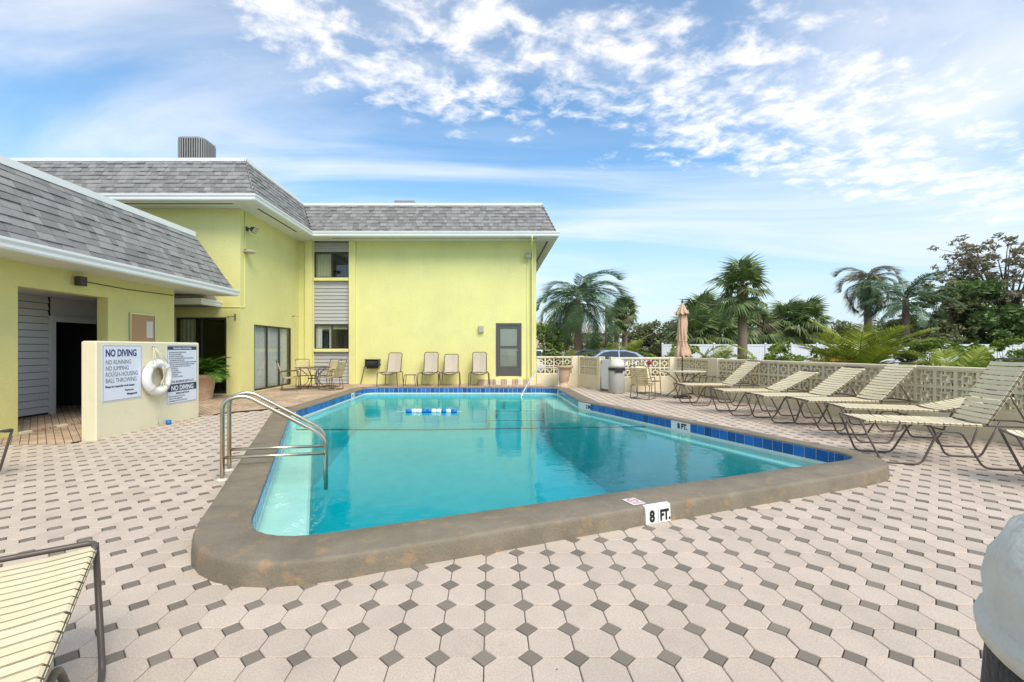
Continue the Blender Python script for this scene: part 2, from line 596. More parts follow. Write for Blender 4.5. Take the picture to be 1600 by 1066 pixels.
def tag(o, label, cat, group=None):
    o['label'] = label
    o['category'] = cat
    if group:
        o['group'] = group
    return o


def struct(o):
    o['kind'] = 'structure'
    return o


def stuff(o):
    o['kind'] = 'stuff'
    return o


def bend(pts, r=0.05, n=4):
    """round the inner corners of a polyline"""
    pts = [Vector(p) for p in pts]
    out = [pts[0]]
    for i in range(1, len(pts) - 1):
        a, b, c = pts[i - 1], pts[i], pts[i + 1]
        u, v = (a - b), (c - b)
        k = min(r, u.length * 0.45, v.length * 0.45)
        p, q = b + u.normalized() * k, b + v.normalized() * k
        for j in range(n + 1):
            t = j / n
            out.append(p * (1 - t) ** 2 + b * 2 * t * (1 - t) + q * t * t)
    out.append(pts[-1])
    return out


def sx(px, Y):
    return (px - 766) * Y / 707


def sz(py, Y):
    return 1.5 + (543.5 - py) * Y / 707


def frame_m(o, x, y, z):
    m = Matrix((x, y, z)).transposed().to_4x4()
    m.translation = o
    return m


def wall(mb, O, U, Vv, Nn, W, H, openings=(), t=0.2):
    """stucco wall face with openings and their reveals"""
    O, U, Vv, Nn = Vector(O), Vector(U), Vector(Vv), Vector(Nn)
    us = sorted({0, W, *[q for o in openings for q in (o[0], o[1])]})
    vs = sorted({0, H, *[q for o in openings for q in (o[2], o[3])]})
    P = lambda a, b, d=0: O + U * a + Vv * b - Nn * d
    fl = U.cross(Vv).dot(Nn) < 0
    q = lambda *p: mb.quad(*(reversed(p) if fl else p))
    for i in range(len(us) - 1):
        for j in range(len(vs) - 1):
            a, b, c, d = us[i], us[i + 1], vs[j], vs[j + 1]
            ma, mc = (a + b) / 2, (c + d) / 2
            if any(o[0] < ma < o[1] and o[2] < mc < o[3] for o in openings):
                continue
            q(P(a, c), P(b, c), P(b, d), P(a, d))
    for a, b, c, d in openings:
        q(P(a, c), P(a, d), P(a, d, t), P(a, c, t))
        q(P(b, c), P(b, c, t), P(b, d, t), P(b, d))
        if d < H:
            q(P(a, d), P(b, d), P(b, d, t), P(a, d, t))
        if c > 0:
            q(P(a, c), P(a, c, t), P(b, c, t), P(b, c))


def text_mesh(s, size, m, bold=0.0, ext=0.0008, sxy=1.0, align='LEFT'):
    c = bpy.data.curves.new('t', 'FONT')
    c.body = s
    c.size = size
    c.extrude = ext
    c.offset = bold
    c.align_x = align
    c.resolution_u = 3
    o = bpy.data.objects.new('t', c)
    COL.objects.link(o)
    dg = bpy.context.evaluated_depsgraph_get()
    me = bpy.data.meshes.new_from_object(o.evaluated_get(dg))
    bpy.data.objects.remove(o)
    bpy.data.curves.remove(c)
    for v in me.vertices:
        v.co.x *= sxy
    me.materials.clear()
    me.materials.append(m)
    me.name = 'lettering'
    return me


def letter(parent, s, size, m, o, x, z, n, bold=0.0, sxy=1.0, align='LEFT'):
    """lettering lying on a surface: x reading direction, z up, n outward"""
    return inst('lettering', text_mesh(s, size, m, bold, sxy=sxy, align=align), parent, frame_m(Vector(o), Vector(x), Vector(z), Vector(n)))


# ================================================================== pool outline
POOL = [(-1.71, 3.11), (4.66, 5.61), (2.28, 11.5), (2.22, 15.4), (-4.2, 15.4), (-4.2, 9.55)]
RAD = [0.58, 0.42, 0.3, 0.55, 0.4, 0.35]


def offset_poly(poly, ds):
    n = len(poly)
    lines = []
    for i in range(n):
        a, b = Vector(poly[i]), Vector(poly[(i + 1) % n])
        d = (b - a).normalized()
        nn = Vector((d.y, -d.x))
        lines.append((a + nn * ds[i], d))
    out = []
    for i in range(n):
        p, d = lines[i - 1]
        q, e = lines[i]
        den = d.x * e.y - d.y * e.x
        t = ((q.x - p.x) * e.y - (q.y - p.y) * e.x) / den
        out.append((p.x + d.x * t, p.y + d.y * t))
    return out


def round_poly(poly, rad, na=8, ne=14):
    n = len(poly)
    out = []
    cor = []
    for i in range(n):
        a, b, c = Vector(poly[i - 1]), Vector(poly[i]), Vector(poly[(i + 1) % n])
        u, v = (a - b).normalized(), (c - b).normalized()
        th = math.acos(max(-1, min(1, u.dot(v))))
        k = rad[i] / math.tan(th / 2)
        p, q = b + u * k, b + v * k
        pts = []
        for j in range(na + 1):
            t = j / na
            pts.append(p * (1 - t) ** 2 + b * 2 * t * (1 - t) + q * t * t)
        cor.append(pts)
    for i in range(n):
        out += cor[i]
        p, q = cor[i][-1], cor[(i + 1) % n][0]
        for j in range(1, ne):
            out.append(p.lerp(q, j / ne))
    return [(p.x, p.y) for p in out]


def in_poly(x, y, poly):
    c = False
    n = len(poly)
    for i in range(n):
        x1, y1 = poly[i]
        x2, y2 = poly[i - 1]
        if (y1 > y) != (y2 > y) and x < (x2 - x1) * (y - y1) / (y2 - y1) + x1:
            c = not c
    return c


CW = [0.43, 0.26, 0.42, 0.34, 0.40, 0.38]
inner = round_poly(POOL, RAD)
OUTP = offset_poly(POOL, CW)
ORAD = [1.02, 0.95, 0.62, 0.87, 0.72, 0.67]
outer = round_poly(OUTP, ORAD)
hole = round_poly(offset_poly(POOL, [0.1] * 6), [r + 0.1 for r in RAD])

# ================================================================== ground and deck
g = MB().poly([(-400, -60), (400, -60), (400, 900), (-400, 900)], -0.09, [hole]).build('ground', M_grass)
struct(g)
g = MB().poly([(1.85, 17.7), (3.5, 17.72), (4.2, 16.0), (6.7, 16.0), (9.5, 16.3), (60, 18), (60, 34), (1.85, 34)], -0.06).build('parking_lot', M_asph)
struct(g)
deck = MB().poly([(-8.12, -1.5), (9.3, -1.5), (8.1, 7.3), (6.5, 15.7), (4.0, 15.7), (3.45, 17.55), (-8.12, 17.55)], -0.012, [hole]).build('pool_deck', M_joint)
struct(deck)


def rise(x, y):
    return 0.004 + 0.1 * max(0.0, min(1.0, (y - 10.4) / 3.0))


BRICK = [(-8.1, 7.0), (-6.61, 7.0), (-6.61, 9.9), (-6.36, 9.9), (-5.15, 11.05), (-4.35, 11.05), (-4.35, 15.55), (1.9, 15.55), (1.9, 17.5),
         (-7.4, 17.5), (-7.4, 13.4), (-8.1, 13.4)]
bm_ = MB()
brk = [(-8.1, 7.0, -6.61, 10.4), (-6.61, 9.9, -6.36, 10.4)]
for x0, y0, x1, y1 in [(-8.1, 7.0, -6.61, 9.9), (-8.1, 9.9, -6.2, 10.4)]:
    bm_.quad((x0, y0, rise(0, y0)), (x1, y0, rise(0, y0)), (x1, y1, rise(0, y1)), (x0, y1, rise(0, y1)))
bm_.quad((-13, 10.4, rise(0, 10.4)), (-6.2, 10.4, rise(0, 10.4)), (-4.6, 11.5, rise(0, 11.5)), (-13, 11.5, rise(0, 11.5)))
bm_.quad((-13, 11.5, rise(0, 11.5)), (-4.35, 11.5, rise(0, 11.5)), (-4.35, 13.4, rise(0, 13.4)), (-13, 13.4, rise(0, 13.4)))
bm_.quad((-8, 13.4, .104), (-4.35, 13.4, .104), (-4.35, 15.6, .104), (-8, 15.6, .104))
bm_.quad((-8, 15.6, .104), (2.0, 15.6, .104), (2.0, 17.55, .104), (-8, 17.55, .104))
pth = bm_.build('brick_path', M_brick)
struct(pth)

# octagon pavers with dark square inserts
P = 0.2245
CUT = 0.27 * P
GAP = 0.0022


def paver_mesh(name, pts, m, h=0.03, c=0.004):
    mb = MB()
    top = []
    for (x, y) in pts:
        l_ = math.hypot(x, y)
        top.append((x * (1 - c / l_), y * (1 - c / l_), 0))
    mb.loft([[(x, y, -h) for x, y in pts], [(x, y, -c) for x, y in pts], top], True, False)
    n = len(pts)
    mb.f.append(tuple(2 * n + i for i in range(n)))
    mb.sm.append(False)
    return mb


hp = P / 2 - GAP
ce = CUT - GAP * 0.4
octp = [(hp - ce, -hp), (hp, -hp + ce), (hp, hp - ce), (hp - ce, hp), (-hp + ce, hp), (-hp, hp - ce), (-hp, -hp + ce), (-hp + ce, -hp)]
dq = CUT - GAP * 1.4
diap = [(dq, 0), (0, dq), (-dq, 0), (0, -dq)]
oct_mb, dia_mb = paver_mesh('paver', octp, M_paver), paver_mesh('paver', diap, M_diamond)
oct_me, dia_me = oct_mb.mesh('paver', M_paver), dia_mb.mesh('paver_insert', M_diamond)
cop_in = round_poly(offset_poly(POOL, [c_ - 0.10 for c_ in CW]), [r - 0.08 for r in ORAD])


def on_deck(x, y):
    if in_poly(x, y, cop_in):
        return False
    if x < -8.0 or y < 0.2:
        return False
    if y > 7.05 and x < -6.5:
        return False
    if x < -3.9 and y > 9.85 + max(0, (x + 6.3)) * 1.08:
        return False
    if y > 15.55 and x < 2.1:
        return False
    if y > 15.6 and x > 4.0:
        return False
    if y > 15.6 and x > 3.45 - (y - 17.5) * 0.25:
        return False
    if y > 17.5:
        return False
    if x > 9.35 - 0.194 * y + 0.14:
        return False
    return True


def lay(name, me, mb, ox, oy, m):
    spots = []
    for j in range(-10, 80):
        for i in range(-45, 45):
            x, y = ox + i * P, oy + j * P
            if y < 0.25 or not on_deck(x, y):
                continue
            vis = y > 1.75 and -840 / 707 * y - .1 < x < 870 / 707 * y + .1
            spots.append((0 if vis else 1, math.hypot(x, y), x, y))
    spots.sort()
    rest = MB()
    k = 0
    for s, d, x, y in spots:
        tilt = Matrix.Rotation(random.gauss(0, 0.006), 4, 'X') @ Matrix.Rotation(random.gauss(0, 0.006), 4, 'Y')
        M = Matrix.Translation((x, y, random.gauss(0, 0.0009))) @ tilt
        if k < 300:
            inst(name, me, deck, M)
            k += 1
        else:
            rest.add([M @ Vector(p) for p in mb.v], mb.f)
    stuff(rest.build(name + '_field', m, deck))


lay('paver_insert', dia_me, dia_mb, 0.6425, 2.194, M_diamond)
lay('paver', oct_me, oct_mb, 0.6425 + P / 2, 2.194 + P / 2, M_paver)

# ================================================================== pool
pool = thing('swimming_pool', 'angled swimming pool with taupe raised coping, blue waterline tiles and teal water', 'pool')
N_ = len(inner)
ctr = Vector((0.3, 9.0))


def mixr(a, b, t):
    return [(p[0] + (q[0] - p[0]) * t, p[1] + (q[1] - p[1]) * t) for p, q in zip(a, b)]


def wob(i, z):
    return 0.006 * math.sin(i * 0.61) + 0.004 * math.sin(i * 1.7 + 1)


rings = []
for t, z in [(0.0, 0.118), (0.0, 0.136), (0.03, 0.148), (0.5, 0.152), (0.925, 0.151), (0.965, 0.146), (0.988, 0.134), (0.997, 0.112), (1.02, 0.03), (1.035, -0.03)]:
    rings.append([(x, y, z + (wob(i, z) * 0.5 if z > 0.1 and t > 0.3 else 0)) for i, (x, y) in enumerate(mixr(inner, outer, t))])
MB().loft(rings, True, False, True).build('coping', M_coping, pool)

LW = [-0.10, -0.17, -0.52, -0.12, -0.16, -0.42]
ledge = round_poly(offset_poly(POOL, LW), [0.5, 0.45, 0.25, 0.4, 0.3, 0.2])


def floor_z(y):
    return -2.3 + 1.25 * max(0, min(1, (y - 7.5) / 6.0))


bw = [(x, y) for x, y in inner]
sh = MB()
sh.loft([[(x, y, floor_z(y)) for x, y in ledge], [(x, y, -0.18) for x, y in ledge], [(x, y, -0.155) for x, y in mixr(ledge, inner, .06)],
         [(x, y, -0.15) for x, y in bw], [(x, y, 0.125) for x, y in bw]], True, False, False)
fl = [(x, y) for x, y in ledge]
sh.poly(fl, lambda x, y: floor_z(y))
sh.build('pool_shell', M_plaster, pool)

# waterline tiles, one by one along the outline
cum = [0.0]
for i in range(N_):
    a, b = Vector(inner[i]), Vector(inner[(i + 1) % N_])
    cum.append(cum[-1] + (b - a).length)


def along(s):
    s %= cum[-1]
    for i in range(N_):
        if cum[i + 1] >= s:
            a, b = Vector(inner[i]), Vector(inner[(i + 1) % N_])
            t = (s - cum[i]) / max(1e-9, cum[i + 1] - cum[i])
            return a.lerp(b, t), (b - a).normalized()
    return Vector(inner[0]), Vector((1, 0))


TS = cum[-1] / round(cum[-1] / 0.156)
tm = MB()
hw = TS / 2 - 0.004
tm.loft([[(-hw, 0, -.074), (hw, 0, -.074), (hw, 0, .074), (-hw, 0, .074)], [(-hw, .004, -.074), (hw, .004, -.074), (hw, .004, .074), (-hw, .004, .074)],
         [(-hw + .003, .006, -.071), (hw - .003, .006, -.071), (hw - .003, .006, .071), (-hw + .003, .006, .071)]], True, True)
tile_me = tm.mesh('tile', M_tile)
wt_me = tm.mesh('marker_tile', M_wtile)
MARK = [((2.30, 11.35), 0.32), ((3.55, 8.35), 0.245), ((-4.15, 13.8), 0.16), ((-4.1, 9.6), 0.16), ((2.23, 14.8), .09)]
tile_at = {}
for k in range(round(cum[-1] / TS)):
    d0, d1 = along(k * TS + .001)[1], along((k + 1) * TS - .001)[1]
    sub = 1 if d0.dot(d1) > .99 else (2 if d0.dot(d1) > .93 else 3)
    for j in range(sub):
        p, d = along((k + (j + .5) / sub) * TS)
        n_in = Vector((-d.y, d.x))
        white = any((p - Vector(q)).length < r_ for q, r_ in MARK)
        inst('marker_tile' if white else 'tile', wt_me if white else tile_me, pool,
             frame_m(Vector((p.x, p.y, 0.045)), Vector((d.x, d.y, 0)) * (1 / sub), Vector((n_in.x, n_in.y, 0)), Vector((0, 0, 1))))


def mark_text(s, q, size, bold=0.006):
    best = min((((along(j * 0.02)[0]) - Vector(q)).length, j) for j in range(int(cum[-1] / 0.02)))
    p, d = along(best[1] * 0.02)
    n_in = Vector((-d.y, d.x))
    c = p + n_in * 0.0085
    # read from inside the pool: letters run against the outline direction
    x = Vector((-d.x, -d.y, 0))
    letter(pool, s, size, M_black, (c.x, c.y, 0.0), x, (0, 0, 1), (n_in.x, n_in.y, 0), bold, 0.85, 'CENTER')


mark_text('8 FT.', (3.55, 8.35), 0.135)
mark_text('2 IN', (2.42, 11.15), 0.12)
mark_text('2 FT', (-4.2, 13.8), 0.09)

# steps in the far corner and the dark guide line across the floor
stp = MB()
for k, (dx, dy, z) in enumerate([(1.75, 0.45, -0.30), (2.0, 0.80, -0.55), (2.25, 1.15, -0.80)]):
    stp.bbox(2.22 - dx, 1.72, 15.38 - dy, 15.33, floor_z(15.3), z, 0.03)
stp.build('steps', M_plaster, pool)
ln = MB()
for k, (dx, dy, z) in enumerate([(1.75, 0.45, -0.297), (2.0, 0.80, -0.547), (2.25, 1.15, -0.797)]):
    ln.box(2.24 - dx, 1.70, 15.40 - dy, 15.45 - dy, z, z + 0.004)
ln.build('step_edge', M_navy, pool)
MB().tube([(-3.75, 8.75, -.085), (-1.2, 8.82, -.10), (1.0, 8.95, -.09), (3.1, 9.05, -.08)], 0.011, 6).build('safety_line', M_slate, pool)

# depth marker on the near face of the coping, and the sticker on top
d_near = (Vector(POOL[1]) - Vector(POOL[0])).normalized()
n_near = Vector((d_near.y, -d_near.x))
ang = math.atan2(d_near.y, d_near.x)


def near_at(px):
    # point on the outer top edge of the near coping seen at image column px
    a, b = Vector(OUTP[0]), Vector(OUTP[1])
    k = (px - 766) / 707
    t = (k * a.y - a.x) / ((b.x - a.x) - k * (b.y - a.y))
    return a.lerp(b, t)


q0 = near_at(1027)
X3, Y3 = Vector((d_near.x, d_near.y, 0)), Vector((n_near.x, n_near.y, 0))
Z3 = Vector((0, 0, 1))
for k in (0, 1):
    mk = MB()
    x0 = -0.135 + k * 0.136
    x1 = x0 + 0.130
    prof = [(0.018, 0.004), (0.010, 0.138), (0.002, 0.151), (-0.03, 0.1575), (-0.03, 0.145), (-0.012, 0.135), (-0.012, 0.004)]
    mk.loft([[(x0, -a, b) for a, b in prof], [(x1, -a, b) for a, b in prof]], True, True)
    o = mk.build('marker_tile', M_wtile, pool, frame_m(Vector((q0.x, q0.y, 0)), X3, -Y3, Z3))
lx = Vector((q0.x, q0.y, 0)) + Y3 * 0.0185
tilt_z = (Z3 * 0.134 - Y3 * 0.008).normalized()
nrm = X3.cross(tilt_z)
letter(pool, '8', 0.13, M_black, lx - X3 * 0.068 + Z3 * 0.024, X3, tilt_z, nrm, 0.006, 0.8, 'CENTER')
letter(pool, 'FT.', 0.12, M_black, lx + X3 * 0.072 + Z3 * 0.026, X3, tilt_z, nrm, 0.006, 0.72, 'CENTER')
q1 = near_at(1006) - n_near * 0.13
st = MB().box(-0.065, 0.065, -0.075, 0.075, 0, 0.004)
so = st.build('warning_sticker', M_wtile, pool, frame_m(Vector((q1.x, q1.y, 0.1565)), X3, -Y3, Z3))
rg = MB()
rg.tube([(0.045 * math.cos(t * PI / 10), 0.048 * math.sin(t * PI / 10) + 0.012, 0.0045) for t in range(20)], 0.004, 4, closed=True)
rg.tube([(-0.03, 0.045, 0.0045), (0.03, -0.02, 0.0045)], 0.004, 4)
rg.tube([(-0.03, 0.0, 0.0045), (0.0, 0.02, 0.0045), (0.03, 0.025, 0.0045)], 0.003, 4)
rg.build('symbol', M_pink, so)
letter(so, 'NO DIVING', 0.02, M_pink, (0, -0.062, 0.0046), (1, 0, 0), (0, 1, 0), (0, 0, 1), 0.0008, 1.0, 'CENTER')

wpoly = round_poly(offset_poly(POOL, [0.012] * 6), [r + 0.012 for r in RAD])
wt = MB()
wt.loft([[(x, y, -2.6) for x, y in wpoly], [(x, y, -0.055) for x, y in wpoly]], True, False)
wt.poly(wpoly, -0.055)
wt.poly(wpoly, -2.6, flip=True)
struct(wt.build('water', M_water))

# near-left handrail: two bent loops with cross rails
hr = thing('handrail', 'stainless double handrail with cross bars at the left edge of the pool', 'handrail')
LD = Vector((-0.386, 1.0)).normalized()
NI = Vector((LD.y, -LD.x))
for s, nm in ((0, 'near'), (1, 'far')):
    b0 = Vector((-3.02, 5.10)) + LD * 0.44 * s
    e0 = b0 + NI * 1.10
    H = 0.90
    pts = [(b0.x, b0.y, 0.0), (b0.x, b0.y, H), (b0.x + NI.x * .22, b0.y + NI.y * .22, H + .06), (e0.x, e0.y, 0.42), (e0.x, e0.y, -0.22)]
    MB().tube(bend(pts, 0.16, 6), 0.024, 12).build('rail', M_steel, hr)
    c0, c1 = b0 + NI * 0.01, e0 - NI * 0.01
    MB().tube([(c0.x, c0.y, 0.26), (c1.x, c1.y, 0.22)], 0.019, 10).build('cross_bar', M_steel, hr)
    MB().lathe([(0.065, 0.001), (0.065, 0.018), (0.03, 0.03)], b0.x, b0.y, 20).build('escutcheon', M_dome, hr)
ld = MB()
for z in (-0.16,):
    e0 = Vector((-3.02, 5.10)) + NI * 1.10
    e1 = e0 + LD * 0.44
    ld.tube([(e0.x, e0.y, z), (e1.x, e1.y, z)], 0.02, 8)
ld.build('rung', M_steel, hr)

fr_ = thing('step_rail', 'slim white grab rail rising from the far pool steps', 'handrail')
MB().tube(bend([(sx(812, 14.7), 14.3, -0.5), (sx(813, 14.7), 14.35, -0.03), (sx(838, 15.5), 15.3, 0.82), (sx(872, 15.9), 15.85, 0.80), (sx(872, 15.9), 15.9, 0.12)], 0.14, 5), 0.022, 10).build('rail', M_chrome, fr_)
MB().lathe([(0.055, 0.15), (0.055, 0.165), (0.03, 0.175)], sx(872, 15.9), 15.88, 16).build('escutcheon', M_chrome, fr_)

# float rope
fl_ = thing('rope_float', 'short string of blue and white rope floats drifting on the pool', 'float')
Yf = 10.95
segs = [(634, 643, 'b'), (643, 651, 'w'), (651, 659, 'w'), (659, 667, 'b'), (667, 674, 'b'), (674, 682, 'w'), (682, 690, 'w'), (690, 697, 'b'), (697, 705, 'w'), (705, 714, 'b')]
for a, b, c in segs:
    xa, xb = sx(a, Yf), sx(b, Yf)
    m = MB()
    rr = [(0.055 if c == 'b' else 0.05)] * 7
    pts = [xa + (xb - xa) * t for t in (0.01, 0.06, 0.2, 0.5, 0.8, 0.94, 0.99)]
    rad = [r_ * f for r_, f in zip(rr, (0.55, .82, 1.0, 1.04, 1.0, .82, .55))]
    m.tube([(x, Yf + 0.02 * math.sin(x * 3), -0.03) for x in pts], rad, 14)
    m.build('float', M_float_b if c == 'b' else M_float_w, fl_)
MB().tube([(sx(618, Yf), Yf - .05, -0.05), (sx(634, Yf), Yf, -0.035), (sx(714, Yf), Yf, -0.035), (sx(722, Yf), Yf + .02, -0.05)], 0.008, 6).build('rope', M_rope, fl_)


# ================================================================== shingled slopes
sh_mb = MB()
sh_mb.add([(0.012, 0, 0.030), (0.988, 0, 0.030), (0.99, 0, 0.002), (0.01, 0, 0.002), (0.01, 0.17, 0.004), (0.99, 0.17, 0.004)],
          [(0, 1, 5, 4), (3, 2, 1, 0), (1, 2, 5), (0, 4, 3)])
sh_me = sh_mb.mesh('shingle', M_shingle)


def slope(jobs, O, U, V, Ln, S, inL, inR, width=0.23, expo=0.14):
    """O bottom-left, U along the eave, V up the slope (unit), inL/inR how far each end moves in per full slope"""
    O, U, V = Vector(O), Vector(U).normalized(), Vector(V).normalized()
    Nn = U.cross(V).normalized()
    rows = int(round(S / expo))
    ex = S / rows
    rr = random.Random(3)
    for r_ in range(rows):
        t = (r_ * ex) / S
        a, b = inL * t, Ln - inR * t
        x = a - rr.random() * width
        while x < b:
            w_ = width * rr.choice((0.45, 0.6, 0.8, 1.0, 1.0))
            x0, x1 = max(x, a), min(x + w_, b)
            if x1 - x0 > 0.03:
                p = O + U * x0 + V * (r_ * ex)
                jobs.append((p, frame_m(p, U * (x1 - x0), V * (ex / 0.14), Nn * rr.choice((.5, .5, .75, 1.0)))))
            x += w_
    return Nn


def lay_shingles(jobs, roof, most=300):
    jobs = [j for j in jobs]
    jobs.sort(key=lambda j: (0 if -1.15 < j[0].x / max(.1, j[0].y) < 1.25 else 1, (j[0] - Vector((0, 0, 1.5))).length))
    rest = MB()
    for k, (p, M) in enumerate(jobs):
        if k < most:
            inst('shingle', sh_me, roof, M)
        else:
            rest.add([M @ Vector(q) for q in sh_mb.v], sh_mb.f)
    if rest.v:
        stuff(rest.build('shingle_field', M_shingle, roof))


def gutter(mb, pts):
    """ogee gutter swept along eave points, out = list of outward normals handled by offsetting left of travel"""
    prof = [(0.0, 0.0), (-0.085, 0.0), (-0.10, 0.03), (-0.10, 0.08), (-0.125, 0.13), (-0.125, 0.17), (-0.115, 0.17), (-0.112, 0.15), (0.0, 0.15)]
    pts = [Vector(p) for p in pts]
    rings = []
    n = len(pts)
    for i in range(n):
        d0 = (pts[i] - pts[i - 1]).normalized() if i else (pts[1] - pts[0]).normalized()
        d1 = (pts[i + 1] - pts[i]).normalized() if i < n - 1 else d0
        n0, n1 = Vector((-d0.y, d0.x, 0)), Vector((-d1.y, d1.x, 0))
        b = (n0 + n1)
        b = b / (b.length ** 2) * 2
        rings.append([pts[i] + b * a + Vector((0, 0, z)) for a, z in prof])
    mb.loft(rings, True, True)


# ================================================================== main two-storey building
mb_ = thing('main_building', 'two-storey yellow stucco building with grey shingled mansard roof behind the pool', 'building')
EZ, TZ, INS = 5.80, 6.95, 0.48
FY, WX, WY = 17.5, -7.4, 13.4
w1 = MB()
wall(w1, (WX, FY, 0), (1, 0, 0), (0, 0, 1), (0, -1, 0), 1.78 - WX, 5.62, [(0.57, 1.93, 0.0, 5.62), (0.22 - WX, 1.21 - WX, 0.40, 2.45)], 0.14)
wall(w1, (WX, WY, 0), (0, 1, 0), (0, 0, 1), (1, 0, 0), FY - WY, 5.62, [(14.18 - WY, 16.82 - WY, 0.14, 2.23)], 0.16)
wall(w1, (-22, WY, 0), (1, 0, 0), (0, 0, 1), (0, -1, 0), 22 + WX, 5.62, [(22 - 9.31, 22 - 7.81, 0.14, 2.40)], 0.16)
w1.quad((1.78, FY, 0), (1.78, 32, 0), (1.78, 32, 5.62), (1.78, FY, 5.62))
w1.quad((1.78, 32, 0), (-22, 32, 0), (-22, 32, 5.62), (1.78, 32, 5.62))
w1.quad((-22, 32, 0), (-22, WY, 0), (-22, WY, 5.62), (-22, 32, 5.62))
w1.build('wall', M_yel, mb_)
# pilasters beside the siding bay
pl = MB().box(-7.13, -6.86, FY - 0.09, FY - 0.002, 0.05, 5.615)
pl.box(-5.44, -5.19, FY - 0.09, FY - 0.002, 0.05, 5.615)
pl.build('pilaster', M_yel, mb_)
# siding planks and windows in the bay
BX0, BX1, BY = -6.828, -5.472, FY + 0.10
for z0, z1 in ((0, 1.40), (2.42, 4.15), (5.20, 5.62)):
    MB().box(BX0 - .002, BX1 + .002, BY + .03, BY + .06, z0, z1).build('bay_backing', M_dark, mb_)


def plank_me(w_, e, m, name='siding_plank'):
    q = MB()
    q.add([(0, -0.032, 0), (w_, -0.032, 0), (w_, -0.004, e), (0, -0.004, e), (0, 0, 0), (w_, 0, 0), (w_, 0, e), (0, 0, e)],
          [(0, 1, 2, 3), (4, 5, 1, 0), (1, 5, 6, 2), (4, 0, 3, 7), (3, 2, 6, 7)])
    return q.mesh(name, m)


for z0, z1 in ((0.12, 1.34), (2.42, 4.09), (5.22, 5.60)):
    n = max(1, round((z1 - z0) / 0.135))
    e = (z1 - z0) / n
    me = plank_me(BX1 - BX0, e * 0.985, M_siding)
    for k in range(n):
        inst('siding_plank', me, mb_, Matrix.Translation((BX0, BY, z0 + k * e)))


def win_frame(W, H, panes, t=0.045, d=0.05):
    """frame boxes in local x (0..W), z (0..H), thickness along y"""
    q = MB()
    q.box(0, W, -d, 0, 0, t).box(0, W, -d, 0, H - t, H).box(0, t, -d, 0, t, H - t).box(W - t, W, -d, 0, t, H - t)
    for k in range(1, panes):
        x = W * k / panes
        q.box(x - t * 0.55, x + t * 0.55, -d * 0.9, -0.002, t, H - t)
    return q


def window(parent, M, W, H, panes, name, curtain=None, t=0.045, room=0.6):
    f = win_frame(W, H, panes, t).build(name, M_bronze, parent, M)
    for k in range(panes):
        x0, x1 = W * k / panes + t * 0.4, W * (k + 1) / panes - t * 0.4
        MB().box(x0, x1, -0.024, -0.018, t * 0.8, H - t * 0.8).build('pane', M_glass, f)
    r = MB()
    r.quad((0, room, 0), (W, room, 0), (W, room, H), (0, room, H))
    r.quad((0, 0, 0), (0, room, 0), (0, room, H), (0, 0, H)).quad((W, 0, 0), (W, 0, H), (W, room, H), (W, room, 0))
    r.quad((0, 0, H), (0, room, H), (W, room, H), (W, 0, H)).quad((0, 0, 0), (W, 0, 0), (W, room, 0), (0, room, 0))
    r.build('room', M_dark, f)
    for (a, b, m, zb) in (curtain or []):
        c = MB()
        n = max(6, int((b - a) / 0.025))
        rng = [[(a + (b - a) * i / n, 0.05 + 0.022 * math.sin(i * 1.35), z) for i in range(n + 1)] for z in (zb, H - 0.03)]
        c.loft(rng, False, False, True)
        c.build('curtain', m, f)
    return f


window(mb_, Matrix.Translation((BX0 + .01, BY + .02, 4.21)), BX1 - BX0 - .02, 0.99, 2, 'window', [(0.03, 0.66, M_curtain2, 0.03)])
window(mb_, Matrix.Translation((BX0 + .01, BY + .02, 1.44)), BX1 - BX0 - .02, 0.96, 2, 'window', [(0.03, 0.26, M_curtain, 0.03), (0.54, 0.64, M_curtain, .03), (0.03, 1.3, M_curtain2, 0.78)])
si = MB()
for z in (4.09, 1.34):
    si.bbox(BX0 - 0.0, BX1 + 0.0, FY - 0.04, BY + 0.02, z + 0.003, z + 0.117, 0.012)
si.build('window_sill', M_yel, mb_)
# side wall sliding doors (three panels) and front sliding door
Ms = frame_m(Vector((WX - 0.06, 14.18, 0.14)), Vector((0, 1, 0)), Vector((-1, 0, 0)), Vector((0, 0, 1)))
window(mb_, Ms, 2.64, 2.09, 3, 'sliding_door', [(0.05, 2.5, M_curtain, 0.03)], 0.055, 0.8)
Mf = Matrix.Translation((-9.31, WY + 0.07, 0.14))
window(mb_, Mf, 1.50, 2.26, 2, 'sliding_door', [(0.06, 0.52, M_curtain2, 0.03)], 0.055, 2.5)
# grey door with two screened lights
Md = Matrix.Translation((0.22, FY + 0.03, 0.40))
df = MB()
W_, H_ = 0.99, 2.05
df.box(0.0, 0.09, -0.05, 0.03, 0, H_).box(W_ - 0.09, W_, -0.05, 0.03, 0, H_).box(0.09, W_ - 0.09, -0.05, 0.03, H_ - 0.09, H_)
door = df.build('door', M_door, mb_, Md)
dl = MB()
dl.box(0.092, 0.17, -0.035, 0.02, 0.01, 1.955).box(W_ - .17, W_ - .092, -0.035, 0.02, 0.01, 1.955)
dl.box(0.17, W_ - .17, -0.035, 0.02, 0.01, 0.38).box(0.17, W_ - .17, -0.035, 0.02, 1.85, 1.955).box(0.17, W_ - .17, -0.04, 0.02, 1.09, 1.17)
dl.build('door_leaf', M_door, door)
for z0, z1 in ((0.38, 1.09), (1.17, 1.85)):
    MB().box(0.171, W_ - .171, -0.012, -0.006, z0 + .001, z1 - .001).build('screen_panel', M_screen, door)
    MB().box(0.171, W_ - .171, -0.024, -0.020, z0 + .001, z1 - .001).build('pane', M_glass, door)
MB().tube([(W_ - .13, -0.035, 1.0), (W_ - .13, -0.085, 1.0), (W_ - .22, -0.085, 1.0)], 0.01, 8).build('door_handle', M_alu, door)
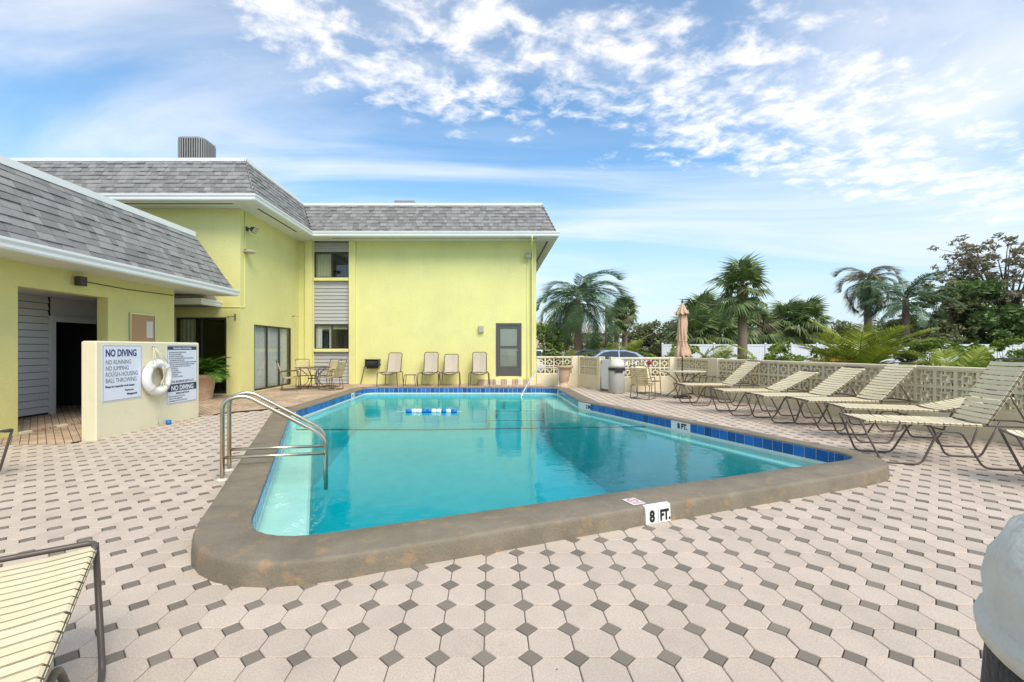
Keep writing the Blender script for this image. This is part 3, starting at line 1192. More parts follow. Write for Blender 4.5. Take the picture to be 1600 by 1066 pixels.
# brick step under the door: alternate pale and dark bricks
for k in range(10):
    x = -0.45 + k * 0.215
    MB().bbox(x, x + 0.205, FY - 0.36, FY - 0.005, 0.10, 0.30 if k % 2 else 0.285, 0.008).build('step_brick', M_cream if k % 2 else M_brick, mb_)
# eaves
EF = [(-22.0, 12.7), (-6.65, 12.7), (-6.65, 16.8), (2.45, 16.8), (2.45, 32.7)]
sf = MB()
sf.quad((-22, 12.7, 5.62), (-22, WY + .02, 5.62), (WX, WY + .02, 5.62), (WX, 12.7, 5.62))
sf.quad((WX, 12.7, 5.62), (WX, FY, 5.62), (-6.65, FY, 5.62), (-6.65, 12.7, 5.62))
sf.quad((-6.65, 16.8, 5.62), (-6.65, FY + .02, 5.62), (1.78, FY + .02, 5.62), (1.78, 16.8, 5.62))
sf.quad((1.78, 16.8, 5.62), (1.78, 32, 5.62), (2.45, 32, 5.62), (2.45, 16.8, 5.62))
sf.build('soffit', M_soffit, mb_)
sv = MB()
for i in range(len(EF) - 1):
    (x0, y0), (x1, y1) = EF[i], EF[i + 1]
    d = (Vector((x1, y1)) - Vector((x0, y0))).normalized()
    n_ = Vector((-d.y, d.x)) * 0.2
    dd = d * 0.7
    a, b = Vector((x0, y0)) + n_ + dd, Vector((x1, y1)) + n_ - dd
    c, e = a + n_ * 0.35, b + n_ * 0.35
    sv.quad((a.x, a.y, 5.616), (c.x, c.y, 5.616), (e.x, e.y, 5.616), (b.x, b.y, 5.616))
sv.build('soffit_vent', M_bronze, mb_)
gt = MB()
# travel so that the outward side lies to the right of travel: left normal is inward, profile uses negative = outward
gutter(gt, [(x, y, 5.62) for x, y in EF])
gt.build('gutter', M_white, mb_)
roof = MB()
IN = [(-22, 12.7 + INS), (-6.65 - INS, 12.7 + INS), (-6.65 - INS, 16.8 + INS), (2.45 - INS, 16.8 + INS), (2.45 - INS, 32.7)]
for i in range(4):
    a, b, c, d = EF[i], EF[i + 1], IN[i + 1], IN[i]
    roof.quad((*a, EZ - .03), (*b, EZ - .03), (*c, TZ), (*d, TZ))
roof.poly(IN + [(-22, 32.7)], TZ - 0.1)
rf = roof.build('roof', M_roofbase, mb_)
cp = MB()
capo = [(x, y, TZ - 0.03) for x, y in IN]
prof_pts = [Vector(p) for p in capo]
gutter_prof = None


def sweep(mb, pts, prof):
    pts = [Vector(p) for p in pts]
    n = len(pts)
    rings = []
    for i in range(n):
        d0 = (pts[i] - pts[i - 1]).normalized() if i else (pts[1] - pts[0]).normalized()
        d1 = (pts[i + 1] - pts[i]).normalized() if i < n - 1 else d0
        n0, n1 = Vector((-d0.y, d0.x, 0)), Vector((-d1.y, d1.x, 0))
        b = n0 + n1
        b = b / (b.length ** 2) * 2
        rings.append([pts[i] + b * a + Vector((0, 0, z)) for a, z in prof])
    mb.loft(rings, True, True)


sweep(cp, capo, [(0.2, 0.0), (-0.035, 0.0), (-0.035, 0.10), (0.2, 0.10)])
cp.build('roof_cap', M_white, rf)
jobs = []
SL = math.hypot(INS, TZ - EZ + 0.03)
up = (TZ - EZ + 0.03)
slope(jobs, (-15.5, 12.7, EZ - .025), (1, 0, 0), (0, INS, up), 15.5 - 6.65, SL, 0, INS)
slope(jobs, (-6.65, 12.7, EZ - .025), (0, 1, 0), (-INS, 0, up), 4.1, SL, INS, -INS)
slope(jobs, (-6.65, 16.8, EZ - .025), (1, 0, 0), (0, INS, up), 9.1, SL, -INS, INS)
slope(jobs, (2.45, 16.8, EZ - .025), (0, 1, 0), (-INS, 0, up), 2.0, SL, INS, 0)
lay_shingles(jobs, rf)


def hip(roof_, a, b, n1, n2, k=9):
    a, b = Vector(a), Vector(b)
    n1, n2 = Vector(n1), Vector(n2)
    for i in range(k):
        p, q = a.lerp(b, i / k), a.lerp(b, (i + 1.15) / k)
        o = (n1 + n2).normalized() * 0.022
        m_ = MB()
        m_.add([p + o, q + o * 0.5, q + n1 * 0.1, p + n1 * 0.1 + o * .8, q + n2 * 0.1, p + n2 * 0.1 + o * .8], [(0, 3, 2, 1), (0, 1, 4, 5)])
        m_.add([p + o, p + n1 * .1 + o * .8, p + n1 * .1, p, p + n2 * .1, p + n2 * .1 + o * .8], [(0, 3, 2, 1), (0, 5, 4, 3)])
        m_.build('hip_shingle', M_shingle, roof_)


hip(rf, (-6.65, 12.7, EZ), (-6.65 - INS, 12.7 + INS, TZ), (-1, 0.03, 0.03), (0.03, 1, 0.03))
hip(rf, (2.45, 16.8, EZ), (2.45 - INS, 16.8 + INS, TZ), (-1, 0.03, 0.03), (0.03, 1, 0.03))
# downspout and conduits
ds = MB()
ds.tube(bend([(1.55, 16.72, 5.66), (1.55, 16.85, 5.45), (1.62, 17.40, 5.25), (1.62, 17.43, 0.25), (1.62, 17.33, 0.13)], 0.12, 4), 0.04, 8)
ds.build('downspout', M_yel, mb_)
cd = MB()
cd.tube([(WX + 0.015, 13.62, 5.6), (WX + 0.015, 13.62, 2.75), (WX + 0.015, 13.5, 2.7), (WX + .015, 13.4 - .012, 2.7), (-8.9, WY - .012, 2.72)], 0.011, 6)
cd.tube([(1.42, FY - 0.012, 4.9), (1.42, FY - 0.012, 0.2)], 0.011, 6)
cd.build('conduit', M_yel, mb_)

# shed roof over the passage between the two buildings
pr = thing('passage_roof', 'small low shingled roof with white gutter over the passage door', 'roof')
q = MB()
gutter(q, [(-12, 12.55, 2.70), (-8.05, 12.55, 2.70), (-8.05, 13.38, 2.70)])
q.build('gutter', M_white, pr)
q = MB()
q.add([(-12, 12.55, 2.84), (-8.05, 12.55, 2.84), (-8.25, 13.395, 3.15), (-12, 13.395, 3.15), (-8.05, 13.395, 2.84), (-12, 12.55, 2.70), (-8.05, 12.55, 2.70), (-8.05, 13.395, 2.70), (-12, 13.395, 2.70)],
      [(0, 1, 2, 3), (1, 4, 2), (5, 8, 7, 6), (1, 6, 7, 4)])
q.build('roof_slope', M_shingle, pr)

# ================================================================== left single-storey clubhouse
cb_ = thing('clubhouse', 'single-storey yellow clubhouse with grey mansard roof and white gutter on the left', 'building')
LX = -8.1
c1 = MB()
wall(c1, (LX, 3.0, 0), (0, 1, 0), (0, 0, 1), (1, 0, 0), 8.6, 3.0, [(7.76 - 3, 9.59 - 3, 0.0, 2.56)], 0.23)
c1.quad((LX, 11.6, 0), (-14, 11.6, 0), (-14, 11.6, 3.0), (LX, 11.6, 3.0))
c1.quad((-14, 3, 0), (LX, 3, 0), (LX, 3, 3.0), (-14, 3, 3.0))
c1.build('wall', M_yel, cb_)
al = MB()
al.quad((-8.33, 7.4, 2.62), (-9.8, 7.4, 2.62), (-9.8, 11.45, 2.62), (-8.33, 11.45, 2.62))
al.quad((-8.331, 9.59, 0), (-8.331, 11.45, 0), (-8.331, 11.45, 2.62), (-8.331, 9.59, 2.62))
al.quad((-8.33, 11.45, 0), (-9.8, 11.45, 0), (-9.8, 11.45, 2.62), (-8.33, 11.45, 2.62))
al.quad((-8.33, 7.4, 0), (-9.8, 7.4, 0), (-9.8, 7.4, 2.62), (-8.33, 7.4, 2.62))
al.quad((-9.74, 10.02, 2.12), (-9.74, 11.45, 2.12), (-9.74, 11.45, 2.62), (-9.74, 10.02, 2.62))
al.build('alcove_lining', M_siding_w, cb_)
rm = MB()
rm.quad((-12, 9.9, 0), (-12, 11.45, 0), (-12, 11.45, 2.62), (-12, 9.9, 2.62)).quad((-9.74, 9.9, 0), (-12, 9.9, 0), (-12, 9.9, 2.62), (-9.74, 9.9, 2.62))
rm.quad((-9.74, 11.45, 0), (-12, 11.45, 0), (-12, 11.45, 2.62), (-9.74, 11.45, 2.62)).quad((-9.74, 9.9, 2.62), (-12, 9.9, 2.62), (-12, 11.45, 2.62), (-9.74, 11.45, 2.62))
rm.quad((-9.74, 7.4, 0), (-9.74, 10.02, 0), (-9.74, 10.02, 2.62), (-9.74, 7.4, 2.62))  # near-black sheet behind the siding planks, painting shadow lines into their gaps
rm.build('store_room_and_gap_shade', M_dark, cb_)
af = MB().box(-12, -8.34, 7.4, 11.46, -0.02, 0.035)
af.box(-8.34, -8.12, 7.765, 9.585, -0.02, 0.035)
af.build('alcove_floor', M_brick, cb_)
th_ = MB()
for k in range(8):
    m_ = MB().bbox(-8.18, -8.085, 7.78 + k * 0.225, 7.78 + k * 0.225 + 0.215, -0.02, 0.045, 0.006)
    m_.build('threshold_brick', M_cream if k % 3 == 0 else M_brick, cb_)
sp_me = plank_me(2.45, 0.138, M_siding_w)
for k in range(17):
    M = frame_m(Vector((-9.735, 7.5, 0.08 + k * 0.15)), Vector((0, 1, 0)), Vector((-1, 0, 0)), Vector((0, 0, 1)))
    inst('siding_plank', sp_me, cb_, M)
MB().box(-9.73, -9.66, 9.96, 10.07, 0.035, 2.2).build('door_frame', M_siding_w, cb_)
MB().box(-9.73, -9.66, 10.07, 11.2, 2.08, 2.2).build('door_frame', M_siding_w, cb_)
sf = MB()
sf.quad((-7.23, 3, 2.985), (-14, 3, 2.985), (-14, 12.75, 2.985), (-7.23, 12.75, 2.985))
sf.build('soffit', M_soffit, cb_)
gt = MB()
gutter(gt, [(-7.23, 3.0, 2.96), (-7.23, 12.75, 2.96), (-14, 12.75, 2.96)])
# gutter offset is to the right of travel here, which is outward
gt.build('gutter', M_white, cb_)
S2, T2, E2 = 0.687, 4.49, 3.11
ro = MB()
ro.quad((-7.23, 3, E2), (-7.23, 12.75, E2), (-7.23 - S2, 12.75 - S2, T2), (-7.23 - S2, 3, T2))
ro.quad((-7.23, 12.75, E2), (-14, 12.75, E2), (-14, 12.75 - S2, T2), (-7.23 - S2, 12.75 - S2, T2))
ro.quad((-7.23 - S2, 3, T2 - .05), (-7.23 - S2, 12.75 - S2, T2 - .05), (-14, 12.75 - S2, T2 - .05), (-14, 3, T2 - .05))
rf2 = ro.build('roof', M_roofbase, cb_)
cp = MB()
sweep(cp, [(-7.23 - S2, 3.0, T2 - .02), (-7.23 - S2, 12.75 - S2, T2 - .02), (-14, 12.75 - S2, T2 - .02)], [(0.2, 0.0), (-0.04, 0.0), (-0.04, 0.13), (0.2, 0.13)])
cp.build('roof_cap', M_white, rf2)
jobs = []
SL2 = math.hypot(S2, T2 - E2)
slope(jobs, (-7.23, 4.2, E2 + .005), (0, 1, 0), (-S2, 0, T2 - E2), 12.75 - 4.2, SL2, 0, S2, 0.30, 0.15)
lay_shingles(jobs, rf2)
hip(rf2, (-7.23, 12.75, E2 + .02), (-7.23 - S2, 12.75 - S2, T2), (0, -1, 0.03), (-1, 0.0, 0.03))


# small fixtures on the walls
def flood(name, label, loc, rz, group=None, cat='light'):
    t = thing(name, label, cat, loc, rz, group)
    MB().box(-0.06, 0.06, -0.03, 0.0, -0.06, 0.06).build('base_plate', M_lampm, t)
    MB().tube([(0, -0.02, 0), (0, -0.14, 0.03)], 0.018, 8).build('arm', M_lampm, t)
    q = MB()
    Mx = Matrix.Translation((0, -0.19, -0.01)) @ Matrix.Rotation(R(35), 4, 'X')
    q.loft([[Mx @ Vector(p) for p in [(-.06, 0.06, -.04), (.06, 0.06, -.04), (.06, 0.06, .04), (-.06, 0.06, .04)]],
            [Mx @ Vector(p) for p in [(-.13, -0.07, -.09), (.13, -0.07, -.09), (.13, -0.07, .09), (-.13, -0.07, .09)]]], True, True)
    q.build('lamp_housing', M_lampm, t)
    q = MB()
    q.add([Mx @ Vector(p) for p in [(-.115, -0.0715, -.075), (.115, -0.0715, -.075), (.115, -0.0715, .075), (-.115, -0.0715, .075)]], [(0, 1, 2, 3)])
    q.build('lens', M_lampl, t)
    return t


flood('flood_light', 'bronze floodlight under the eave at the near corner of the two-storey wing', (WX + .002, 13.75, sz(360, 13.9)), R(90))
flood('flood_light', 'bronze floodlight high on the yellow wall beside the downspout', (1.45, FY - .002, sz(400, FY)), 0)
t = thing('wall_lamp', 'round cream bulkhead lamp on the conduit below the corner floodlight', 'light', (WX + .002, 13.66, sz(394, 13.7)), R(90))
MB().box(-0.05, 0.05, -0.05, 0, -.05, .07).build('base_plate', M_lampm, t)
MB().lathe([(0.03, 0.05), (0.15, 0.03), (0.17, 0.0), (0.14, -0.04), (0.05, -0.07)], 0, -0.15, 20).build('lamp_shade', M_tan, t)
t = thing('wall_light', 'small tan box light on the yellow wall left of the grey door', 'light', (sx(752, FY), FY - .002, sz(519, FY)), 0)
MB().bbox(-.1, .1, -.11, 0, 0, .25, .012).build('lamp_housing', M_tan, t)
q = MB()
for k in range(3):
    q.box(-.085, .085, -.117, -.111, .03 + k * .07, .08 + k * .07)
q.build('lens', M_lampl, t)
t = thing('eave_light', 'small dark box light high on the clubhouse wall above the alcove', 'light', (LX + .002, 8.85, 2.80), R(90))
MB().bbox(-.075, .075, -.16, -.03, -.09, .09, .01).build('lamp_housing', M_lampm, t)
MB().box(-.11, -.02, -.03, 0, -.08, .08).build('base_plate', M_tan, t)
MB().tube([(0.1, -.012, 0.02), (1.2, -.012, 0.0), (2.7, -.012, 0.03)], 0.009, 5).build('cable', M_lampm, t)
t = thing('security_camera', 'tiny dark camera bracket on the side wall above the sliding doors', 'camera', (WX + .002, 16.9, sz(495, 16.9)), R(90))
MB().tube([(0, 0, 0), (0, -.12, .03)], .012, 6).build('bracket', M_lampm, t)
MB().tube([(0, -.08, .05), (.02, -.22, .03)], .03, 8).build('camera_body', M_tan, t)
t = thing('door_bracket', 'thin dark wall bracket right of the passage sliding door', 'bracket', (-7.62, WY - .002, sz(496, WY)), 0)
MB().tube([(-.12, 0, 0), (-.1, -.12, 0.0), (.06, -.16, 0.02), (.08, 0, .02)], .009, 6).build('arm', M_lampm, t)
MB().box(.06, .085, -.02, 0, -.09, .1).build('base_plate', M_lampm, t)

# bulletin board
bb = thing('bulletin_board', 'cork notice board with one paper on the clubhouse wall', 'board', (LX + .003, 10.14, 1.28), 0)
q = MB().box(0, .035, 0, .77, 0, .03).box(0, .035, 0, .77, .98, 1.01).box(0, .035, 0, .03, .03, .98).box(0, .035, .74, .77, .03, .98)
q.build('board_frame', M_alu, bb)
MB().box(0, .018, .03, .74, .03, .98).build('cork_panel', M_cork, bb)
MB().box(.0185, .020, .50, .70, .45, .84).build('notice', M_paper, bb)

# rooftop equipment
ac = thing('air_conditioner', 'tall grey louvred condenser unit standing on the two-storey roof', 'air conditioner', (sx(299, 14.6), 14.9, 6.86))


def rrect(hx, hy, r, n=5):
    o = []
    for cx, cy, a0 in ((hx - r, hy - r, 0), (-hx + r, hy - r, 90), (-hx + r, -hy + r, 180), (hx - r, -hy + r, 270)):
        for k in range(n + 1):
            a = R(a0 + 90 * k / n)
            o.append((cx + r * math.cos(a), cy + r * math.sin(a)))
    return o


HA = sz(217.5, 14.7) - 6.86
bo = rrect(.43, .43, .2)
bi = rrect(.40, .40, .18)
q = MB()
q.loft([[(x, y, 0) for x, y in bo], [(x, y, .1) for x, y in bo]], True, True)
q.loft([[(x, y, HA - .07) for x, y in bo], [(x, y, HA - .02) for x, y in bo], [(x * .9, y * .9, HA) for x, y in bo]], True, True)
q.build('cabinet', M_acm, ac)
MB().loft([[(x, y, .09) for x, y in bi], [(x, y, HA - .06) for x, y in bi]], True).build('coil', M_dark, ac)
per = []
for i in range(len(bo)):
    a, b = Vector(bo[i]), Vector(bo[(i + 1) % len(bo)])
    m = max(1, int((b - a).length / 0.075))
    for k in range(m):
        per.append((a.lerp(b, (k + .5) / m), (b - a).normalized()))
lv = MB().box(-.019, .019, -.012, .0, .1, HA - .07).mesh('louver', M_acm)
for p, d in per:
    inst('louver', lv, ac, frame_m(Vector((p.x, p.y, 0)), Vector((d.x, d.y, 0)), Vector((-d.y, d.x, 0)), Vector((0, 0, 1))))
t = thing('roof_vent', 'low grey louvred unit peeking over the far roof edge', 'vent', (sx(634, 19), 19, 6.85))
MB().bbox(-.42, .42, -.3, .3, 0, sz(315, 18.9) - 6.85, .03).build('cabinet', M_acm, t)
q = MB()
for k in range(6):
    q.box(-.36 + k * .12, -.29 + k * .12, -.31, -.301, .12, .46)
q.build('grille', M_dark, t)
t = thing('roof_mushroom', 'small domed vent cap left of the louvred roof unit', 'vent', (sx(600, 19), 19, 6.85))
MB().lathe([(.09, 0), (.09, .35), (.28, .36), (.2, .46), (.03, .5)], 0, 0, 16).build('vent_cap', M_acm, t)

# ================================================================== sign wall
sw = thing('sign_wall', 'free-standing cream stucco wall carrying the pool signs', 'wall')
MB().bbox(-6.61, -6.36, 7.30, 9.89, -0.03, 1.61, 0.02).build('wall', M_cream, sw)
SXF = -6.36


def sign(name, label, y0, y1, z0, z1):
    t = thing(name, label, 'sign', (SXF + .002, y0, z0))
    MB().box(0, .006, 0, y1 - y0, 0, z1 - z0).build('panel', M_signw, t)
    q = MB()
    W, H = y1 - y0, z1 - z0
    b = .008
    for (a0, a1, c0, c1) in ((0.01, W - .01, .01, .01 + b), (0.01, W - .01, H - .01 - b, H - .01), (.01, .01 + b, .02, H - .02), (W - .01 - b, W - .01, .02, H - .02)):
        q.box(.006, .0068, a0, a1, c0, c1)
    q.build('border', M_grey, t)
    return t, W, H


def sline(t, s, y, z, size, m, bold=0.0, sxy=1.0, align='LEFT', d=0.0078):
    return letter(t, s, size, m, (d, y, z), (0, 1, 0), (0, 0, 1), (1, 0, 0), bold, sxy, align)


t, W, H = sign('pool_sign', 'white sign headed NO DIVING in navy, left of the life ring', 7.41, 8.25, 0.60, 1.545)
sline(t, 'NO DIVING', .06, H - .19, .165, M_navy, .005, .76)
for k, s in enumerate(('NO RUNNING', 'NO JUMPING', 'ROUGH-HOUSING', 'BALL THROWING')):
    sline(t, s, .06, H - .325 - k * .103, .108, M_grey, 0.0, .76)
sline(t, 'Please be respectful of all Guests', .055, H - .715, .05, M_black, .0012, .92)
sline(t, 'Thank you,', .45, H - .795, .05, M_black, .001, .9)
sline(t, 'Management', .50, H - .865, .05, M_black, .0012, .9)
t, W, H = sign('rules_sign', 'white rules sign with dark bands, right of the life ring', 8.89, 9.80, 0.375, 1.56)
MB().box(.006, .0072, .02, W - .02, H - .105, H - .03).build('band', M_slate, t)
sline(t, 'Association Pool Rules', W / 2, H - .088, .06, M_signw, .001, 1.0, 'CENTER')
for k, s in enumerate(('SHOWER BEFORE ENTERING POOL', 'NO GLASS CONTAINERS', 'NO PETS IN THE POOL AREA', 'NO FOOD OR BEVERAGES IN POOL OR ON DECK', '   NO SMOKING IN POOL AREA',
                       'DO NOT SWALLOW THE POOL WATER. DO NOT SWIM', '   WITHOUT ANOTHER PERSON NEARBY OR ALONE', '   NO LIFE GUARD ON DUTY AT THIS POOL', 'NO ROUGH PLAY', 'NO BALL PLAYING', 'NO RUNNING ON DECK', 'NO LOUD MUSIC', 'SWIM AT YOUR OWN RISK')):
    sline(t, s, .055, H - .165 - k * .041, .036, M_grey, .0006, .9)
sline(t, 'POOL MAXIMUM DEPTH: 8 FT.', W / 2, H - .765, .062, M_grey, .0016, .86, 'CENTER')
MB().box(.006, .0072, .02, W - .02, H - .94, H - .79).build('band', M_slate, t)
sline(t, 'NO DIVING', W / 2, H - .918, .135, M_signw, .004, .95, 'CENTER')
sline(t, 'Bathing Load: Persons', W / 2, H - .995, .05, M_black, .0012, .9, 'CENTER')
for k, s in enumerate(('POOL HOURS: DAWN TO DUSK', 'CALL 911 FOR EMERGENCY', 'NO ANIMALS IN POOL OR ON DECK')):
    sline(t, s, .055, H - 1.05 - k * .045, .036, M_grey, .0006, .9)

lb = thing('life_ring', 'white life ring hung by a rope between the two signs', 'life ring', (SXF, 8.53, 0.94))
pts = [(0.085, 0.265 * math.cos(a), 0.265 * math.sin(a)) for a in [2 * PI * k / 32 for k in range(32)]]
MB().tube(pts, 0.076, 14, closed=True).build('ring', M_buoy, lb)
q = MB()
for a0 in (45, 135, 225, 315):
    a0 = R(a0)
    for s in (-.05, 0.05):
        c = Vector((0.085, 0.26 * math.cos(a0 + s), 0.26 * math.sin(a0 + s)))
        rd = Vector((0, math.cos(a0), math.sin(a0)))
        q.tube([c + (rd * math.cos(b) + Vector((1, 0, 0)) * math.sin(b)) * .082 for b in [2 * PI * k / 12 for k in range(12)]], .007, 5, closed=True)
q.build('rope_binding', M_rope, lb)
q = MB()
hook = Vector((0.03, -0.02, 0.58))
for dy in (-.20, -.12, .1, .19):
    q.tube([hook, (0.1, dy * .6, .42), (0.15, dy, 0.27)], .008, 6)
rr = random.Random(5)
for k in range(5):
    y0 = .04 + .025 * k
    q.tube(bend([(0.1, 0.03, 0.30), (0.165, y0, 0.16), (0.17 - .02 * k, y0 + .03, -.02), (0.13, y0 - .02, -.16), (.12, y0 + .04, -.05)], .1, 4), .008, 6)
q.tube([(0.17, .05, -.1), (0.1, .09, -.35), (.04, .09, -.75), (.02, .12, -.92)], .006, 6)
q.build('rope', M_rope, lb)
MB().tube([(0.0, -0.02, .58), (.05, -.02, .58), (.06, -.02, .61)], .01, 6).build('hook', M_alu, lb)
t = thing('bottle_cap', 'small blue plastic cup at the foot of the sign wall', 'cup', (-6.27, 8.82, 0.001))
MB().lathe([(.035, 0), (.045, .005), (.05, .085), (.044, .085), (.04, .012)], 0, 0, 16).build('cup', M_bluecap, t)


# ================================================================== breeze-block garden wall
def breeze_mesh(s=0.305, d=0.14):
    q = MB()
    h = s / 2
    f, r0, r1, bw = 0.025, 0.074, 0.045, 0.028
    y0, y1 = 0, d

    def bx(a0, a1, c0, c1, e=0.0):
        q.box(a0, a1, y0 + e, y1 - e, c0, c1)
    bx(-h, h, -h, -h + f); bx(-h, h, h - f, h); bx(-h, -h + f, -h + f, h - f); bx(h - f, h, -h + f, h - f)
    bx(-r0, r0, -r0, -r1, .004); bx(-r0, r0, r1, r0, .004); bx(-r0, -r1, -r1, r1, .004); bx(r1, r0, -r1, r1, .004)
    bx(-bw / 2, bw / 2, r0, h - f, .006); bx(-bw / 2, bw / 2, -h + f, -r0, .006); bx(-h + f, -r0, -bw / 2, bw / 2, .006); bx(r0, h - f, -bw / 2, bw / 2, .006)
    return q.mesh('breeze_block', M_block)


BB = breeze_mesh()
gw = thing('garden_wall', 'low cream wall topped with two courses of pierced breeze blocks around the deck', 'wall')
WH = 1.17


def wall_run(a, b, zb=0.0, top=WH, piers=(), skip=()):
    a, b = Vector(a), Vector(b)
    d = (b - a).normalized()
    Ln = (b - a).length
    D, Nn = Vector((d.x, d.y, 0)), Vector((-d.y, d.x, 0))
    zc = top - 0.06
    z1 = zc - 0.61
    F = frame_m(Vector((a.x, a.y, 0)), D, Nn, Vector((0, 0, 1)))
    MB().bbox(0, Ln, -0.035, 0.165, -0.05, z1 - 0.002, 0.008).build('base_course', M_block, gw, F)
    MB().bbox(0, Ln, -0.02, 0.155, zc + 0.002, top, 0.01).build('wall_cap', M_block, gw, F)
    # blocks fill the runs between piers
    ps = sorted([(0, 0)] + list(piers) + [(Ln, Ln)])
    for k in range(len(ps) - 1):
        s0, s1 = ps[k][1], ps[k + 1][0]
        n = int((s1 - s0) / 0.303)
        if n < 1:
            continue
        step = (s1 - s0) / n
        for i in range(n):
            for j in range(2):
                c = Vector((a.x, a.y, 0)) + D * (s0 + (i + .5) * step) + Vector((0, 0, z1 + (j + .5) * 0.305))
                inst('breeze_block', BB, gw, frame_m(c, D * (step / 0.305), Nn, Vector((0, 0, 1))))
    for p0, p1 in piers:
        MB().bbox(p0, p1, -0.05, 0.18, -0.05, top + 0.012, 0.01).build('pier', M_block, gw, F)


P0, P1, P2, P3, P4 = (1.79, 17.52), (3.42, 17.52), (3.92, 16.05), (6.43, 15.72), (8.75, 3.8)
wall_run(P0, P1, piers=[(1.36, 1.63)])
Lr = (Vector(P2) - Vector(P1)).length
wall_run(P1, P2, piers=[(0, .12), (Lr - .2, Lr)])
P2b = (4.12, 15.52)
Lr = (Vector(P3) - Vector(P2b)).length
wall_run(P2b, P3, piers=[(0, .12), (Lr - .22, Lr)])
wall_run(P3, P4, piers=[(0, .10), (1.75, 2.2)])
gp = thing('gate_panel', 'narrow white panel gate set in the low wall beside the trash bin', 'gate', (3.95, 16.0, 0), math.atan2(-0.5, 0.2))
MB().bbox(0, .50, -.03, .02, 0.06, 1.10, .008).build('panel', M_white, gp)
MB().box(.05, .45, -.036, -.031, .15, 1.02).build('panel_inset', M_vinyl, gp)
MB().tube([(.05, -.03, .95), (.05, -.07, .95), (.05, -.07, 1.05)], .012, 6).build('latch', M_lampm, gp)


# ================================================================== strap furniture
def strap_prof(hw, sag=0.012, t=0.0035):
    o = [(-hw + .010, -.022), (-hw - .010, -.012), (-hw - .012, .006), (-hw + .004, .018), (-hw * .5, .016 - sag * .75), (0, .016 - sag), (hw * .5, .016 - sag * .75), (hw - .004, .018),
         (hw + .012, .006), (hw + .010, -.012), (hw - .010, -.022)]
    i = [(-hw + .010, -.018), (-hw - .006, -.010), (-hw - .008, .004), (-hw + .004, .014), (-hw * .5, .0125 - sag * .75), (0, .0125 - sag), (hw * .5, .0125 - sag * .75), (hw - .004, .014),
         (hw + .008, .004), (hw + .006, -.010), (hw - .010, -.018)]
    return o + list(reversed(i))


def strap_mesh(hw, w_, m, sag=0.012):
    q = MB()
    pr_ = strap_prof(hw, sag)
    q.loft([[(0, y, z) for y, z in pr_], [(w_, y, z) for y, z in pr_]], True, False, False)
    return q.mesh('strap', m)


ZS = 0.53
HWC = 0.30
STRAP_C = strap_mesh(HWC, 0.054, M_strap)
STRAP_H = strap_mesh(0.24, 0.05, M_strap2, 0.02)
STRAP_S = strap_mesh(0.24, 0.05, M_strap, 0.02)


def chaise_frame():
    q = MB()
    for s in (-1, 1):
        y, yo = s * HWC, s * (HWC + 0.05)
        q.tube([(0.02, y, ZS), (1.95, y, ZS)], 0.013, 8)
        pts = [(-0.015, y, ZS + .02), (0.20, yo, 0.016), (0.62, yo, 0.016), (0.82, y, 0.44), (1.05, y, 0.44), (1.24, yo, 0.016), (1.62, yo, 0.016), (1.80, y, ZS - .02)]
        q.tube(bend(pts, 0.07, 4), 0.0135, 8)
    q.tube(bend([(0.05, -HWC, ZS + .004), (-0.02, -HWC, ZS + .022), (-.02, HWC, ZS + .022), (0.05, HWC, ZS + .004)], .05, 4), 0.0135, 8)
    for x in (0.93, 1.30, 1.95):
        q.tube([(x, -HWC, ZS - (.09 if x == .93 else .0)), (x, HWC, ZS - (.09 if x == .93 else .0))], 0.011, 8)
    return q.mesh('frame', M_tube)


CH_FRAME = chaise_frame()
CH_BACK = MB().tube(bend([(0, -HWC, 0), (.93, -HWC, 0), (.93, HWC, 0), (0, HWC, 0)], .09, 5), 0.0135, 8).mesh('back_frame', M_tube)


def chaise(label, loc, rz, ang, flat=1.3, nback=13, group='cream strap chaises'):
    t = thing('strap_chaise', label, 'lounge chair', loc, rz, group)
    inst('frame', CH_FRAME, t)
    n = 19
    for k in range(n):
        x = 0.03 + k * (flat - .06) / n
        inst('strap', STRAP_C, t, Matrix.Translation((x, 0, ZS)) @ Matrix.Rotation(random.gauss(0, .008), 4, 'Z'))
    Bm = Matrix.Translation((flat, 0, ZS + .004)) @ Matrix.Rotation(-ang, 4, 'Y')
    inst('back_frame', CH_BACK, t, Bm)
    for k in range(nback):
        x = 0.02 + k * 0.0675
        inst('strap', STRAP_C, t, Bm @ Matrix.Translation((x, 0, 0)) @ Matrix.Rotation(random.gauss(0, .01), 4, 'Z'))
    q = MB()
    c, s_ = math.cos(ang), math.sin(ang)
    hx, hz = flat + .48 * c, ZS + .48 * s_
    fx = min(1.93, flat + .48 * c + .2)
    for y in (-HWC + .03, HWC - .03):
        q.tube([(hx, y, hz), (fx, y, ZS - .005)], .009, 6)
    q.tube([(hx, -HWC + .02, hz), (hx, HWC - .02, hz)], .009, 6)
    q.build('back_strut', M_tube, t)
    return t


